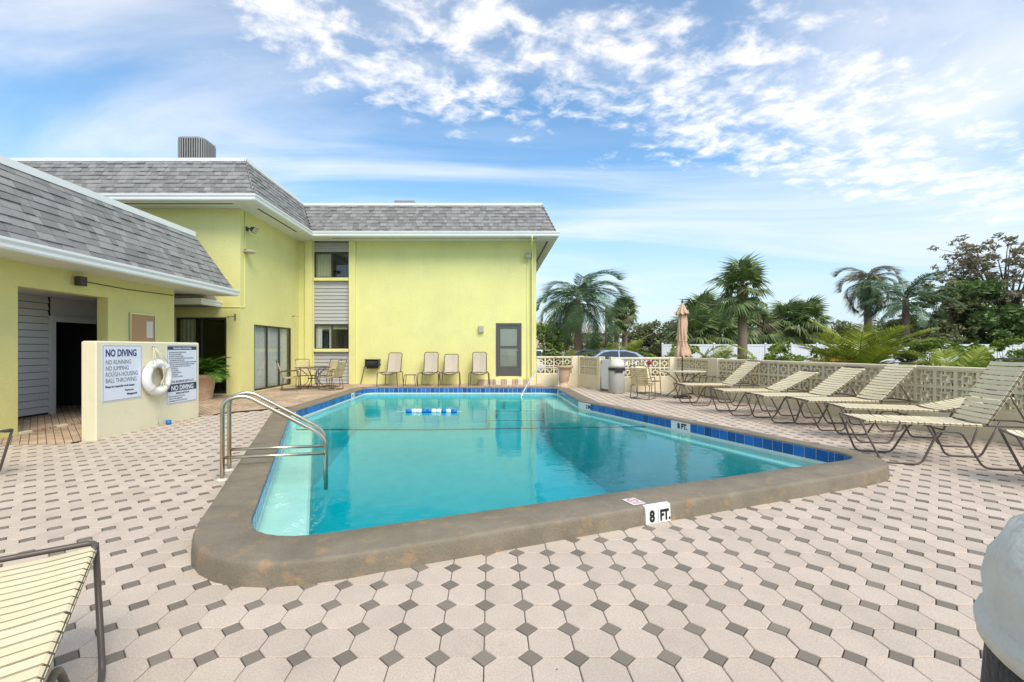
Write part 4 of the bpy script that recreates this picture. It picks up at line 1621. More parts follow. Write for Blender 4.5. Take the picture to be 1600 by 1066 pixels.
G = 'cream strap chaises along the right wall'
chaise('cream strap chaise nearest the umbrella table, back raised high', (4.98, 11.95, 0), 0, R(42), group=G)
chaise('cream strap chaise with the lowest raised back, second from the umbrella table', (5.14, 10.33, 0), R(-2), R(28), group=G)
chaise('cream strap chaise in the middle of the row, third from the umbrella table', (5.42, 9.32, 0), R(-2), R(38), group=G)
chaise('cream strap chaise with steep back, fourth from the umbrella table', (5.74, 8.5, 0), R(-3), R(47), group=G)
chaise('cream strap chaise lying almost flat behind the pool corner chaise', (5.72, 7.55, 0), R(-16), R(14), group=G)
chaise('large near cream strap chaise beside the pool corner, back upright', (5.0, 6.28, 0), R(-17), R(62), group=G)
chaise('cream strap chaise cut off by the right edge of the photo', (5.80, 5.05, 0), R(-36), R(35), group=G)
chaise('cream strap chaise cut off in the near left corner', (-2.16, 2.02, 0), math.atan2(-.824, .566), R(20), group='cream strap chaises at the left')
chaise('strap chaise at the left edge of which only the foot shows', (-5.58, 4.97, 0), R(180), R(30), group='cream strap chaises at the left')


def chair_parts():
    q = MB()
    for s in (-1, 1):
        y = s * 0.27
        pts = [(-.30, y, .62), (.24, y, .64), (.30, y, .016), (-.26, y, .016), (-.20, y, .40)]
        q.tube(bend(pts, 0.06, 4), 0.012, 7)
        y2 = s * .24
        q.tube(bend([(.24, y2, .43), (-.20, y2, .39), (-.40, y2, .92)], .05, 4), .012, 7)
        q.tube([(-.27, y, .62), (-.285, y2, .62)], .011, 6)
        q.tube([(.27, y, .43), (.24, y2, .43)], .011, 6)
    q.tube(bend([(-.38, -.24, .87), (-.42, -.24, .985), (-.42, .24, .985), (-.38, .24, .87)], .06, 5), .012, 7)
    q.tube([(.24, -.24, .43), (.24, .24, .43)], .012, 7)
    q.tube([(-.26, -.27, .016), (-.26, .27, .016)], .012, 7)
    return q.mesh('frame', M_tube)


CHAIR_F = chair_parts()


def armchair(label, loc, rz, group, strap=None):
    t = thing('strap_armchair', label, 'chair', loc, rz, group)
    inst('frame', CHAIR_F, t)
    strap = strap or STRAP_H
    for k in range(7):
        x = -.17 + k * .058
        inst('strap', strap, t, Matrix.Translation((x, 0, .394 + (x + .2) * .09)))
    d = Vector((-.20, 0, .53)).normalized()
    Bm = frame_m(Vector((-.215, 0, .43)), d, Vector((0, 1, 0)), d.cross(Vector((0, 1, 0))))
    for k in range(9):
        inst('strap', strap, t, Bm @ Matrix.Translation((k * .058, 0, 0)))
    return t


# patio set at the left of the pool, by the sliding doors
PT = (sx(491, 15.4), 15.3, 0.104)
G = 'tan chairs round the far patio table'


def glass_table(label, loc, r=0.52, h=0.72, top=None, cat='table'):
    t = thing('patio_table', label, cat, loc)
    MB().lathe([(r - .02, h - .012), (r, h - .008), (r, h + .006), (r - .02, h + .010)], 0, 0, 32).build('table_top', top or M_tube, t)
    q = MB()
    for k in range(4):
        a = R(45 + 90 * k)
        c, s_ = math.cos(a), math.sin(a)
        q.tube(bend([(c * r * .8, s_ * r * .8, h - .012), (c * .16, s_ * .16, h * .62), (c * .16, s_ * .16, h * .38), (c * r * .75, s_ * r * .75, .012)], .12, 5), .013, 7)
    q.tube([(.17 * math.cos(2 * PI * k / 20), .17 * math.sin(2 * PI * k / 20), h * .5) for k in range(20)], .010, 6, closed=True)
    q.build('leg_frame', M_tube, t)
    return t


glass_table('round dark patio table standing by the yellow corner', PT, 0.58, 0.73)
armchair('tan strap chair left of the dark patio table, its back to the sliding doors', (PT[0] - .62, PT[1] - .35, .104), R(28), G)
armchair('tan strap chair behind the dark patio table, left side', (PT[0] - .50, PT[1] + .65, .104), R(-50), G)
armchair('tan strap chair right of the dark patio table, its back to the pool', (PT[0] + .72, PT[1] - .25, .104), R(165), G)
armchair('tan strap chair behind the dark patio table against the siding', (PT[0] + .25, PT[1] + .85, .104), R(-105), G)

# umbrella table by the breeze-block wall
UT = (5.75, 13.55, 0)
tt = glass_table('round cream table under the folded umbrella', UT, 0.66, 0.80, M_tan)
G = 'strap chairs round the umbrella table'
armchair('cream strap chair in front left of the umbrella table', (4.50, 13.35, 0), R(52), G, STRAP_H)
armchair('cream strap chair behind left of the umbrella table, red cloth on its back', (5.15, 14.75, 0), R(-78), G, STRAP_S)
armchair('cream strap chair right of the umbrella table, nearer the pool', (6.72, 13.35, 0), R(172), G, STRAP_H)
armchair('cream strap chair right of the umbrella table, nearer the wall', (6.52, 14.35, 0), R(215), G, STRAP_H)
um = thing('patio_umbrella', 'folded peach canvas umbrella on a dark pole through the cream table', 'umbrella', UT)
MB().lathe([(.02, .35), (.02, 2.78)], 0, 0, 10).build('pole', M_pole, um)
MB().lathe([(.03, .05), (.03, .62), (.024, .64)], 0, 0, 12).build('stand_pipe', M_tan, um)
MB().lathe([(.27, 0.0), (.27, .03), (.20, .07), (.05, .09)], 0, 0, 24).build('base', M_pole, um)
q = MB()
prof = [(.015, 2.80), (.07, 2.66), (.10, 2.52), (.105, 2.38), (.12, 2.22), (.125, 2.05), (.115, 1.92), (.13, 1.80), (.12, 1.68), (.15, 1.52), (.19, 1.36), (.215, 1.26), (.20, 1.24)]
n = 64
rings = []
for k, (r_, z) in enumerate(prof):
    ring_ = []
    for j in range(n):
        a_ = 2 * PI * j / n
        pl_ = .30 * abs(math.sin(4 * a_ + .5 * math.sin(z * 3.1) + .3)) + .10 * math.sin(11 * a_ + z * 9) + .07 * math.sin(5 * a_ - z * 6)
        rr_ = r_ * (.82 + pl_)
        ring_.append((rr_ * math.cos(a_) + .012 * math.sin(z * 6), rr_ * math.sin(a_) + .01 * math.cos(z * 5), z + (.03 * math.sin(8 * a_) if k > 9 else 0)))
    rings.append(ring_)
q.loft(rings, True, False, True)
q.build('canopy', M_umb, um)
q = MB()
rings = []
for r_, z in [(.015, 2.85), (.05, 2.78), (.10, 2.66), (.165, 2.53), (.175, 2.49), (.155, 2.50)]:
    rings.append([(r_ * (1 + .16 * math.sin(8 * 2 * PI * j / 48)) * math.cos(2 * PI * j / 48), r_ * (1 + .16 * math.sin(8 * 2 * PI * j / 48)) * math.sin(2 * PI * j / 48), z + .03 * math.sin(8 * 2 * PI * j / 48 + 1) * (z < 2.6)) for j in range(48)])
q.loft(rings, True, False, True)
q.build('canopy_vent', M_umb, um)
MB().lathe([(.012, 2.82), (.03, 2.86), (.03, 2.90), (.005, 2.93)], 0, 0, 12).build('finial', M_pole, um)
MB().tube([(.135 * math.cos(2 * PI * k / 16), .135 * math.sin(2 * PI * k / 16), 1.70) for k in range(16)], .012, 6, closed=True).build('tie_band', M_umb, um)
t = tag(MB().lathe([(.02, 0), (.08, .02), (.09, .09), (.05, .13), (.02, .14)], 0, 0, 12).build('red_cloth', M_red), 'small red bundle on the back of a cream chair', 'cloth')
t.location = (sx(1016, 15.1), 15.17, 0.93)

# sling loungers lined up under the yellow facade
def sling_chaise(label, loc, rz, ang, L_=.92, flat=.75):
    t = thing('sling_lounger', label, 'lounge chair', loc, rz, 'tan sling loungers against the yellow wall')
    q = MB()
    hw = .26
    for s in (-1, 1):
        q.tube([(0, s * hw, .50), (flat + .15, s * hw, .50)], .014, 7)
        q.tube(bend([(.0, s * hw, .50), (-.03, s * (hw + .10), .49), (-.02, s * (hw + .12), .012), (.05, s * (hw + .12), .012)], .08, 4), .015, 7)
        q.tube(bend([(flat, s * hw, .50), (flat + .03, s * (hw + .06), .49), (flat + .05, s * (hw + .09), .012)], .08, 4), .015, 7)
    q.tube(bend([(-.0, -hw, .50), (-.03, -hw * .6, .43), (-.03, hw * .6, .43), (0, hw, .50)], .12, 5), .014, 7)
    q.tube([(0, -hw, .50), (0, hw, .50)], .012, 7)
    q.build('frame', M_tube, t)
    Bm = Matrix.Translation((flat, 0, .50)) @ Matrix.Rotation(-ang, 4, 'Y')
    MB().tube(bend([(0, -hw, 0), (L_, -hw, 0), (L_, hw, 0), (0, hw, 0)], .08, 5), .014, 7).build('back_frame', M_tube, t, Bm)
    b = MB()
    b.loft([[(x, -hw, .004), (x, 0, -.03), (x, hw, .004), (x, hw, -.002), (x, 0, -.036), (x, -hw, -.002)] for x in (.0, L_ * .5, L_ - .03)], True, True, False)
    b.build('back_sling', M_sling, t, Bm)
    b = MB()
    b.loft([[(x, -hw, .504), (x, 0, .455), (x, hw, .504), (x, hw, .498), (x, 0, .449), (x, -hw, .498)] for x in (.01, flat * .5, flat)], True, True, False)
    b.build('seat_sling', M_sling, t)
    return t


YS = 16.25
sling_chaise('tan sling lounger beside the hose reel, leftmost under the yellow wall', (sx(605, YS), YS, .104), R(84), R(72), .74)
sling_chaise('tall tan sling lounger right of the low side frame', (sx(669, YS), YS, .104), R(90), R(75), .75)
sling_chaise('shorter tan sling lounger leaning close to its left neighbour', (sx(702, YS), YS, .104), R(90), R(68), .70)
sling_chaise('tan sling lounger standing alone, nearest the grey door', (sx(748.5, YS), YS, .104), R(90), R(76), .75)
t = thing('side_table', 'low bronze side table frame between the sling loungers', 'table', (sx(639.5, YS), YS + .2, .104))
q = MB()
for s in (-1, 1):
    q.tube(bend([(s * .22, -.2, .012), (s * .18, -.2, .40), (s * .18, .2, .40), (s * .22, .2, .012)], .05, 4), .012, 7)
q.build('leg', M_tube, t)
MB().bbox(-.19, .19, -.2, .2, .405, .42, .008).build('table_top', M_tube, t)

# hose reel on the wall
hr_ = thing('hose_reel', 'black garden hose reel mounted on the yellow wall', 'hose reel', (sx(584, FY), FY - .003, sz(570, FY)))
q = MB().box(-.26, -.23, -.30, 0, -.06, .19).box(.23, .26, -.30, 0, -.06, .19).box(-.26, .26, -.03, 0, .10, .14)
q.box(-.28, .28, -.31, -.02, .19, .215)
q.build('reel_frame', M_pole, hr_)
q = MB()
for k in range(9):
    x = -.19 + k * .046
    for rr_ in ((.15, .11) if k % 2 else (.16,)):
        q.tube([(x, -.17 + rr_ * math.cos(2 * PI * j / 18), .03 + rr_ * math.sin(2 * PI * j / 18)) for j in range(18)], .022, 6, closed=True)
q.build('hose_coil', M_hose, hr_)
MB().tube(bend([(-.2, -.3, .0), (-.32, -.22, -.15), (-.40, -.12, -.45), (-.48, -.1, -.72), (-.40, -.14, -.80)], .12, 5), .016, 6).build('hose_tail', M_hose, hr_)
MB().tube([(.26, -.17, .03), (.32, -.17, .03), (.32, -.25, .0)], .012, 6).build('crank', M_pole, hr_)

# ================================================================== bins, urns and pots
tb = thing('trash_bin', 'round pebbled concrete bin with domed lid beside the white gate panel', 'bin', (sx(963.5, 15.0), 15.0, 0))
MB().lathe([(.25, 0), (.262, .02), (.262, .74), (.25, .76)], 0, 0, 28).build('body', M_conc, tb)
MB().lathe([(.275, .755), (.275, .83), (.26, .85)], 0, 0, 28).build('rim_band', M_pole, tb)
MB().lathe([(.262, .845), (.255, .93), (.22, 1.04), (.15, 1.11), (.06, 1.14), (.01, 1.145)], 0, 0, 28).build('dome_lid', M_dome, tb)
MB().box(-.13, .13, -.285, -.262, .70, .82).build('flap', M_pole, tb)
nb = thing('near_trash_bin', 'dark pebbled bin covered by a pale plastic liner at the near right corner', 'bin', (1.15, 0.64, 0))
nb.scale = (1, 1, 1.025)
MB().lathe([(.325, 0), (.34, .03), (.33, .55), (.305, .93), (.29, .95)], 0, 0, 40).build('body', M_dkagg, nb)
q = MB()
rings = []
for k, (r_, z) in enumerate([(.300, .945), (.316, .95), (.320, .972), (.314, .988), (.306, .996), (.307, 1.04), (.300, 1.09), (.275, 1.14), (.23, 1.175), (.16, 1.20), (.08, 1.21), (.01, 1.212)]):
    ring_ = []
    for j in range(72):
        a_ = 2 * PI * j / 72
        c_ = (.004 * math.sin(4 * a_ + 3 * z) + .003 * math.sin(11 * a_ + 14 * z) + .002 * math.sin(19 * a_ - 22 * z)) * (1 if k > 4 else .3)
        ring_.append(((r_ + c_ * min(1, r_ * 6)) * math.cos(a_), (r_ + c_ * min(1, r_ * 6)) * math.sin(a_), z + c_ * .9))
    rings.append(ring_)
q.loft(rings, True, True, True)
q.build('plastic_liner', M_dome, nb)

ur = thing('urn_planter', 'pale terracotta urn planter with wide rim by the far pool corner', 'planter', (sx(880, 16.9), 16.8, 0.02))
MB().lathe([(.24, 0), (.24, .10), (.17, .15), (.15, .20), (.19, .26), (.23, .45), (.26, .66), (.27, .72), (.34, .74), (.36, .80), (.34, .83), (.30, .82), (.28, .72)], 0, 0, 32, False).build('urn', M_terra, ur)
MB().lathe([(.29, .74), (.01, .75)], 0, 0, 24).build('soil', M_soil, ur)
po = thing('palm_pot', 'tall beige flower pot with leafy palm beside the sign wall', 'planter', (sx(317, 12.5), 12.5, rise(0, 12.5)))
MB().lathe([(.22, 0), (.23, .02), (.31, .58), (.36, .60), (.37, .67), (.345, .70), (.31, .69), (.29, .60)], 0, 0, 32, False).build('pot', M_terra, po)
MB().lathe([(.30, .62), (.01, .63)], 0, 0, 24).build('soil', M_soil, po)


# ================================================================== palms
def frond_mesh(name, m, Lf, droop, ll, n=34, lw=0.03, hang=0.5, seed=0, vee=0.35, thick=0.012):
    """feather frond: starts at origin along +x, arching down; leaflets on both sides"""
    rr = random.Random(seed)
    q = MB()
    pts = []
    x = z = 0.0
    a = 0.0
    K = 14
    for k in range(K + 1):
        pts.append(Vector((x, 0, z)))
        a = -droop * ((k + 1) / K) ** 1.3
        x += math.cos(a) * Lf / K
        z += math.sin(a) * Lf / K
    q.tube(pts, [thick * (1 - .8 * k / K) for k in range(K + 1)], 5)
    for k in range(n):
        t = 0.10 + 0.89 * k / (n - 1)
        f = t * K
        i = min(int(f), K - 1)
        p = pts[i].lerp(pts[i + 1], f - i)
        d = (pts[i + 1] - pts[i]).normalized()
        up = Vector((-d.z, 0, d.x))
        l_ = ll * (math.sin(PI * min(1, .12 + t * .86)) ** .6) * rr.uniform(.85, 1.1)
        for s in (-1, 1):
            side = Vector((0, s, 0))
            out = (side * .85 + d * rr.uniform(.35, .6) + up * rr.uniform(vee - .15, vee + .15)).normalized()
            mid = p + out * l_ * .5
            tip = p + out * l_ + Vector((0, 0, -hang * l_ * rr.uniform(.7, 1.2)))
            mid.z -= hang * l_ * .18
            wv = d * lw * .5
            q.add([p - wv * .5, p + wv * .5, mid + wv, mid - wv, tip], [(0, 1, 2, 3), (3, 2, 4)])
    return q.mesh(name, m)


def fan_mesh(m, pet, r, n=26, seed=0, droop=.35, spread=250):
    rr = random.Random(seed)
    q = MB()
    q.tube([(0, 0, 0), (pet * .5, 0, .03 * pet), (pet, 0, 0)], [.014, .011, .008], 5)
    for k in range(n):
        a = R(-spread / 2 + spread * k / (n - 1))
        d = Vector((math.cos(a), math.sin(a), rr.uniform(-.05, .12)))
        sd_ = Vector((-math.sin(a), math.cos(a), 0))
        l_ = r * (0.72 + .28 * math.cos(a * .5)) * rr.uniform(.9, 1.08)
        b = Vector((pet, 0, 0))
        w_ = l_ * 0.062
        m1 = b + d * l_ * .55 + Vector((0, 0, .02))
        tip = b + d * l_ + Vector((0, 0, -droop * l_ * rr.uniform(.7, 1.3)))
        q.add([b, m1 - sd_ * w_, tip, m1 + sd_ * w_], [(0, 1, 2, 3)])
    return q.mesh('frond', m)


def palm_trunk(h, r0, r1, lean=(0, 0), rings=True, n=12, bulge=0.0):
    q = MB()
    pts, rad = [], []
    K = 22
    for k in range(K + 1):
        t = k / K
        pts.append((lean[0] * t * t, lean[1] * t * t, h * t))
        rad.append((r0 + (r1 - r0) * t) * (1 + (.06 if (rings and k % 2) else 0)) + bulge * math.exp(-((t - .93) / .05) ** 2))
    return q.tube(pts, rad, n)


def palm(name, label, loc, h, r0, r1, meshes, n, el0, el1, trunk_m=None, group=None, cat='palm tree', seed=0, lean=(0, 0), scale=(.85, 1.1), bulge=0.0, zspread=.25, boots=False):
    rr = random.Random(seed)
    t = thing(name, label, cat, loc, 0, group)
    if h > 0.05:
        palm_trunk(h, r0, r1, lean, bulge=bulge).build('trunk', trunk_m or M_bark, t)
    if boots:
        q = MB()
        for k in range(30):
            a = k * 2.4
            z = h - .62 + .6 * k / 30
            d = Vector((math.cos(a), math.sin(a), 0))
            p = Vector((lean[0] * .9, lean[1] * .9, z)) + d * r1
            q.add([p, p + Vector((-d.y, d.x, 0)) * .05 + Vector((0, 0, .02)), p + d * .13 + Vector((0, 0, .22)), p - Vector((-d.y, d.x, 0)) * .05 + Vector((0, 0, .02))], [(0, 1, 2), (0, 2, 3)])
        q.build('leaf_base', M_bark2, t)
    for k in range(n):
        f = (k + .5) / n
        az = k * 2.39996 + rr.uniform(-.2, .2)
        el_ = el0 + (el1 - el0) * f + rr.uniform(-.12, .12)
        s = rr.uniform(*scale)
        M = Matrix.Translation((lean[0], lean[1], max(0, h) - zspread * f)) @ Matrix.Rotation(az, 4, 'Z') @ Matrix.Rotation(-el_, 4, 'Y') @ Matrix.Rotation(rr.uniform(-.3, .3), 4, 'X') @ Matrix.Scale(s, 4)
        inst('frond', rr.choice(meshes), t, M)
    return t


QU = [frond_mesh('frond', LEAF['royal'], 3.3, 2.25, .85, 60, .055, 1.25, s, thick=.025) for s in (1, 2)]
DRY = [frond_mesh('frond', LEAF['dry'], 3.0, 2.35, .75, 54, .055, 1.25, s, thick=.025) for s in (3, 4)]
CO = [frond_mesh('frond', LEAF['coco'], 1.9, .95, .56, 44, .045, .4, s, thick=.018) for s in (5, 6)]
CG = [frond_mesh('frond', LEAF['gold'], 1.7, 1.15, .45, 38, .045, .4, s, thick=.018) for s in (7,)]
AR = [frond_mesh('frond', LEAF['areca'], 1.5, 1.35, .45, 30, .042, .4, s) for s in (8, 9)]
PO = [frond_mesh('frond', LEAF['pot'], 1.0, 1.5, .34, 26, .042, .4, s) for s in (10, 11)]
HZ = [frond_mesh('frond', LEAF['royal'], 3.0, 1.25, .7, 52, .055, .8, s, thick=.025) for s in (12, 13)]
SA = [fan_mesh(LEAF['sabal'], .62, .80, 30, s, .45) for s in (1, 2, 3)]
SG = [fan_mesh(LEAF['sabal'], .9, 1.05, 26, s, .5) for s in (4, 5)]
SD = [fan_mesh(LEAF['dry'], .7, .9, 22, s, .8) for s in (6,)]

Y = 26.0
palm('feather_palm', 'drooping feather palm with dark hanging fronds next to the yellow building', (sx(903, Y), Y, 0), sz(466, Y), .24, .15, QU, 24, 1.4, -.35, group='tall palms beyond the wall', seed=1, zspread=.5, scale=(.78, 1.0))
palm('feather_palm', 'second feather palm trunk half hidden behind the drooping palm', (sx(886, 29), 29, 0), sz(478, 29), .16, .13, QU, 9, 1.0, -.1, group='tall palms beyond the wall', seed=2, scale=(.5, .7))
Y = 44.0
palm('fan_palm', 'slim fan palm, the taller of the far pair behind the parked car', (sx(976, Y), Y, 0), sz(484, Y), .26, .22, SA, 30, 1.5, -.7, group='tall palms beyond the wall', seed=3, scale=(1.0, 1.25), zspread=.6)
palm('fan_palm', 'slim fan palm, the shorter of the far pair behind the parked car', (sx(959, Y), Y - 1, 0), sz(500, Y), .22, .19, SA[:2] + SD, 26, 1.4, -.7, group='tall palms beyond the wall', seed=4, scale=(.95, 1.2), zspread=.5)
Y = 20.0
palm('cabbage_palm', 'large cabbage palm with thick straight trunk rising right of the umbrella', (sx(1160, Y), Y, 0), sz(446, Y), .20, .17, SA, 24, 1.5, -.95, group='tall palms beyond the wall', seed=5, bulge=.06, zspread=.55, boots=True, scale=(.85, 1.15))
Y = 30.0
palm('drooping_palm', 'drooping half-brown palm above the golden coconut palm', (sx(1356, Y), Y, 0), sz(436, Y), .26, .16, DRY + QU[:1], 30, 1.4, -.7, group='tall palms beyond the wall', seed=6, zspread=.7, scale=(.5, .75))
palm('arching_palm', 'palm with long level fronds between drooping palm and big tree', (sx(1415, 26.6), 26.6, 0), sz(466, 26.6), .24, .15, HZ, 19, 1.35, -.35, group='tall palms beyond the wall', seed=7, scale=(.75, .95), zspread=.4)
# fan palms in the far clump
FAR = 'fan palms of the far clump'
for k, (px, py, Y, lab) in enumerate([(1098, 492, 34, 'tallest fan palm of the clump, right of the umbrella'), (1138, 506, 32, 'fan palm of the clump just left of the big trunk'),
                                      (1118, 520, 30, 'low fan palm of the clump in front, with pale skirts'), (1084, 522, 30, 'low fan palm hidden partly by the folded umbrella'),
                                      (1185, 512, 36, 'fan palm just right of the big trunk'), (1232, 502, 38, 'fan palm above the white fence, left of two'),
                                      (1262, 500, 38, 'fan palm above the white fence, right of two'), (1208, 520, 40, 'low fan palm in the gap right of the big trunk')]):
    palm('fan_palm', lab, (sx(px, Y), Y, 0), sz(py, Y), .22, .2, SG + SD * (k % 3 == 1), 26, 1.4, -1.0, group=FAR, seed=20 + k, zspread=.9, scale=(1.0, 1.25))

# planting strip right behind the breeze-block wall
Y = 11.6
palm('coconut_palm', 'young golden-green coconut palm spreading above the breeze-block wall', (sx(1342, Y), Y, 0), .62, .10, .09, CO + CO + CG, 22, 1.5, .72, group='young palms behind the low wall', seed=31, scale=(.85, 1.12), zspread=.2)
ST = 'young palms behind the low wall'
for k, (px, Y, hh, n, sc_, lab) in enumerate([(1398, 10.8, .45, 14, .72, 'small areca palm right of the coconut palm'), (1492, 9.6, .50, 16, .74, 'yellow-green areca palm low above the wall, left of the right edge'),
                                              (1590, 9.0, .55, 14, .7, 'areca palm at the right edge above the last chaise'), (1195, 15.5, .62, 12, .75, 'small arching palm in front of the white fence'),
                                              (1088, 17.2, .5, 16, .9, 'leafy palm clump right of the folded umbrella'), (1118, 17.6, .45, 12, .8, 'leafy palm clump left of the big trunk'),
                                              (1040, 18.0, .55, 16, .85, 'leafy palm clump left of the folded umbrella'), (985, 24, .8, 12, .9, 'small palm behind the silver car'),
                                              (945, 27, .9, 12, .9, 'small palm left of the far fan palms'), (922, 27, .7, 10, .8, 'small yellowish palm behind the parked cars'),
                                              (1448, 10.4, .42, 12, .72, 'feathery palm between the two arecas right of the coconut palm'), (1545, 9.2, .45, 12, .66, 'low arching palm second from the right edge'),
                                              (1290, 13.4, .45, 10, .6, 'small spreading palm left of the coconut palm')]):
    palm('areca_palm', lab, (sx(px, Y), Y, 0), hh, .05, .04, AR + CO[:1] * (k % 2), n, 1.45, .15, group=ST, seed=40 + k, scale=(sc_ * .9, sc_ * 1.25), zspread=.3)
Y = 18.6
palm('croton_palm', 'orange and green spiky palm behind the urn planter', (sx(884, Y), Y, 0), .55, .07, .06, CO + CG + CG, 18, 1.5, .25, group=ST, seed=60, scale=(.55, .85))
palm('seedling_palm', 'tiny dark seedling palm in front of the white fence', (sx(1250, 14.5), 14.5, 0), .95, .03, .03, AR, 7, 1.4, .3, group=ST, seed=61, scale=(.28, .36))
# plants in the pots
for k in range(30):
    rr = random.Random(70 + k)
    M = Matrix.Translation((rr.uniform(-.1, .1), rr.uniform(-.1, .1), .62)) @ Matrix.Rotation(k * 2.4, 4, 'Z') @ Matrix.Rotation(-rr.uniform(.55, 1.45), 4, 'Y') @ Matrix.Scale(rr.uniform(.65, 1.0), 4)
    inst('frond', PO[k % 2], po, M)
for k in range(9):
    rr = random.Random(90 + k)
    M = Matrix.Translation((0, 0, .74)) @ Matrix.Rotation(k * 2.4, 4, 'Z') @ Matrix.Rotation(-rr.uniform(.5, 1.3), 4, 'Y') @ Matrix.Scale(rr.uniform(.16, .26), 4)
    inst('frond', AR[k % 2], ur, M)


# ================================================================== broadleaf trees and bushes
def leaf_cloud(q, c, rad, n, size, rr, hollow=.35):
    for _ in range(n):
        while True:
            p = Vector((rr.uniform(-1, 1), rr.uniform(-1, 1), rr.uniform(-1, 1)))
            if hollow < p.length < 1:
                break
        p = Vector((p.x * rad[0], p.y * rad[1], p.z * rad[2])) + Vector(c)
        a = Vector((rr.gauss(0, 1), rr.gauss(0, 1), rr.gauss(0, .6))).normalized()
        b = a.cross(Vector((rr.gauss(0, 1), rr.gauss(0, 1), rr.gauss(0, 1)))).normalized()
        s = size * rr.uniform(.6, 1.3)
        q.add([p - a * s, p + b * s * .45, p + a * s, p - b * s * .45], [(0, 1, 2, 3)])


def tree(name, label, loc, h, spread, m, n_clump=26, leaves=110, size=.16, trunk=.14, base=.35, group=None, seed=0, clump=.55, cat='tree', flat=1.0, sparse=False):
    rr = random.Random(seed)
    t = thing(name, label, cat, loc, 0, group)
    tr, cr = MB(), MB()
    top = Vector((rr.uniform(-.3, .3), rr.uniform(-.3, .3), h * .55))
    tr.tube([(0, 0, 0), (top.x * .4, top.y * .4, h * .28), top], [trunk, trunk * .8, trunk * .55], 8)
    for k in range(n_clump):
        a = rr.uniform(0, 2 * PI)
        u_ = rr.random() ** .6
        zz = base + (1 - base) * rr.random()
        r_ = spread * u_ * math.sqrt(max(.08, 1 - ((zz - .55) / .55) ** 2))
        c = Vector((r_ * math.cos(a), r_ * math.sin(a), h * zz * flat))
        s0 = Vector((top.x * .6, top.y * .6, h * rr.uniform(.25, .5)))
        if s0.z > c.z:
            s0.z = c.z * .8
        mid = s0.lerp(c, .55) + Vector((rr.uniform(-.2, .2), rr.uniform(-.2, .2), .15)) * clump
        tr.tube([s0, mid, c], [trunk * .35, trunk * .2, trunk * .07], 5)
        cl = clump * rr.uniform(.7, 1.25)
        if sparse:
            for j in range(5):
                e = c + Vector((rr.gauss(0, 1), rr.gauss(0, 1), rr.gauss(.2, .6))) * cl * .9
                tr.tube([c, c.lerp(e, .5) + Vector((0, 0, .05)), e], [trunk * .07, trunk * .05, trunk * .02], 4)
                leaf_cloud(cr, e, (cl * .42, cl * .42, cl * .28), leaves // 5, size, rr, 0)
        else:
            leaf_cloud(cr, c, (cl, cl, cl * .75), leaves, size, rr, .2)
    tr.build('trunk', M_bark2, t)
    cr.build('crown', m, t)
    return t


BT = 'broadleaf trees beyond the fence'
Y = 30
tree('sparse_tree', 'tall sparse brownish tree rising at the right edge', (sx(1568, Y), Y, 0), sz(388, Y), 3.6, LEAF['brown'], 46, 110, .14, .26, .38, BT, 101, .75, sparse=True)
tree('sparse_tree', 'thin leafy branches reaching left of the tall sparse tree', (sx(1512, 31), 31, 0), sz(400, 31), 1.9, LEAF['brown'], 22, 90, .13, .18, .45, BT, 102, .6, sparse=True)
tree('leafy_tree', 'dense dark green tree in front of the tall sparse tree', (sx(1528, 28.5), 28.5, 0), sz(440, 28.5), 1.9, LEAF['dark'], 34, 190, .17, .16, .22, BT, 103, .62)
tree('leafy_tree', 'broad dark green tree along the fence at the right edge', (sx(1592, 28), 28, 0), sz(482, 28), 2.2, LEAF['dark'], 34, 170, .17, .16, .2, BT, 104, .62)
tree('olive_tree', 'olive-brown bushy tree between the arching palm and the dark tree', (sx(1462, 29), 29, 0), sz(455, 29), 1.6, LEAF['olive'], 26, 130, .15, .14, .25, BT, 105, .55, sparse=True)
tree('olive_tree', 'low olive thicket under the arching palm', (sx(1440, 28), 28, 0), sz(497, 28), 1.7, LEAF['olive'], 26, 150, .14, .12, .15, BT, 106, .5)
HB = 'far trees on the skyline'
for k, (px, py, Y, sp, mm, lab) in enumerate([(1000, 512, 60, 3.0, 'olive', 'grey-green far tree right of the far fan palms'), (1030, 508, 58, 3.2, 'olive', 'grey-green far tree left of the umbrella top'),
                                              (1056, 512, 60, 3.0, 'olive', 'far tree directly behind the folded umbrella'), (866, 508, 50, 3.0, 'areca', 'rounded light green far tree beside the yellow building'),
                                              (1300, 508, 55, 3.4, 'olive', 'far tree left of the coconut palm above the fence'), (1160, 520, 55, 3.4, 'olive', 'far tree behind the big cabbage palm'),
                                              (1205, 508, 60, 3.6, 'olive', 'far tree behind the fan palms above the fence'), (1390, 505, 48, 3.2, 'olive', 'far tree between the two tall right palms'),
                                              (925, 524, 62, 3.0, 'olive', 'far low tree behind the utility pole')]):
    tree('far_tree', lab, (sx(px, Y), Y, 0), sz(py, Y), sp, LEAF[mm], 26, 110, .22, .2, .15, HB, 120 + k, .95)
for k, (px, Y, hh, sp, lab) in enumerate([(856, 18.6, 1.45, .42, 'dark green bush against the yellow building corner'), (1420, 20, 1.9, .9, 'dark shrub under the arching palm by the fence')]):
    tree('shrub', lab, (sx(px, Y), Y, 0), hh, sp, LEAF['dark'], 16, 90, .08, .04, .2, None, 140 + k, .25, 'shrub')
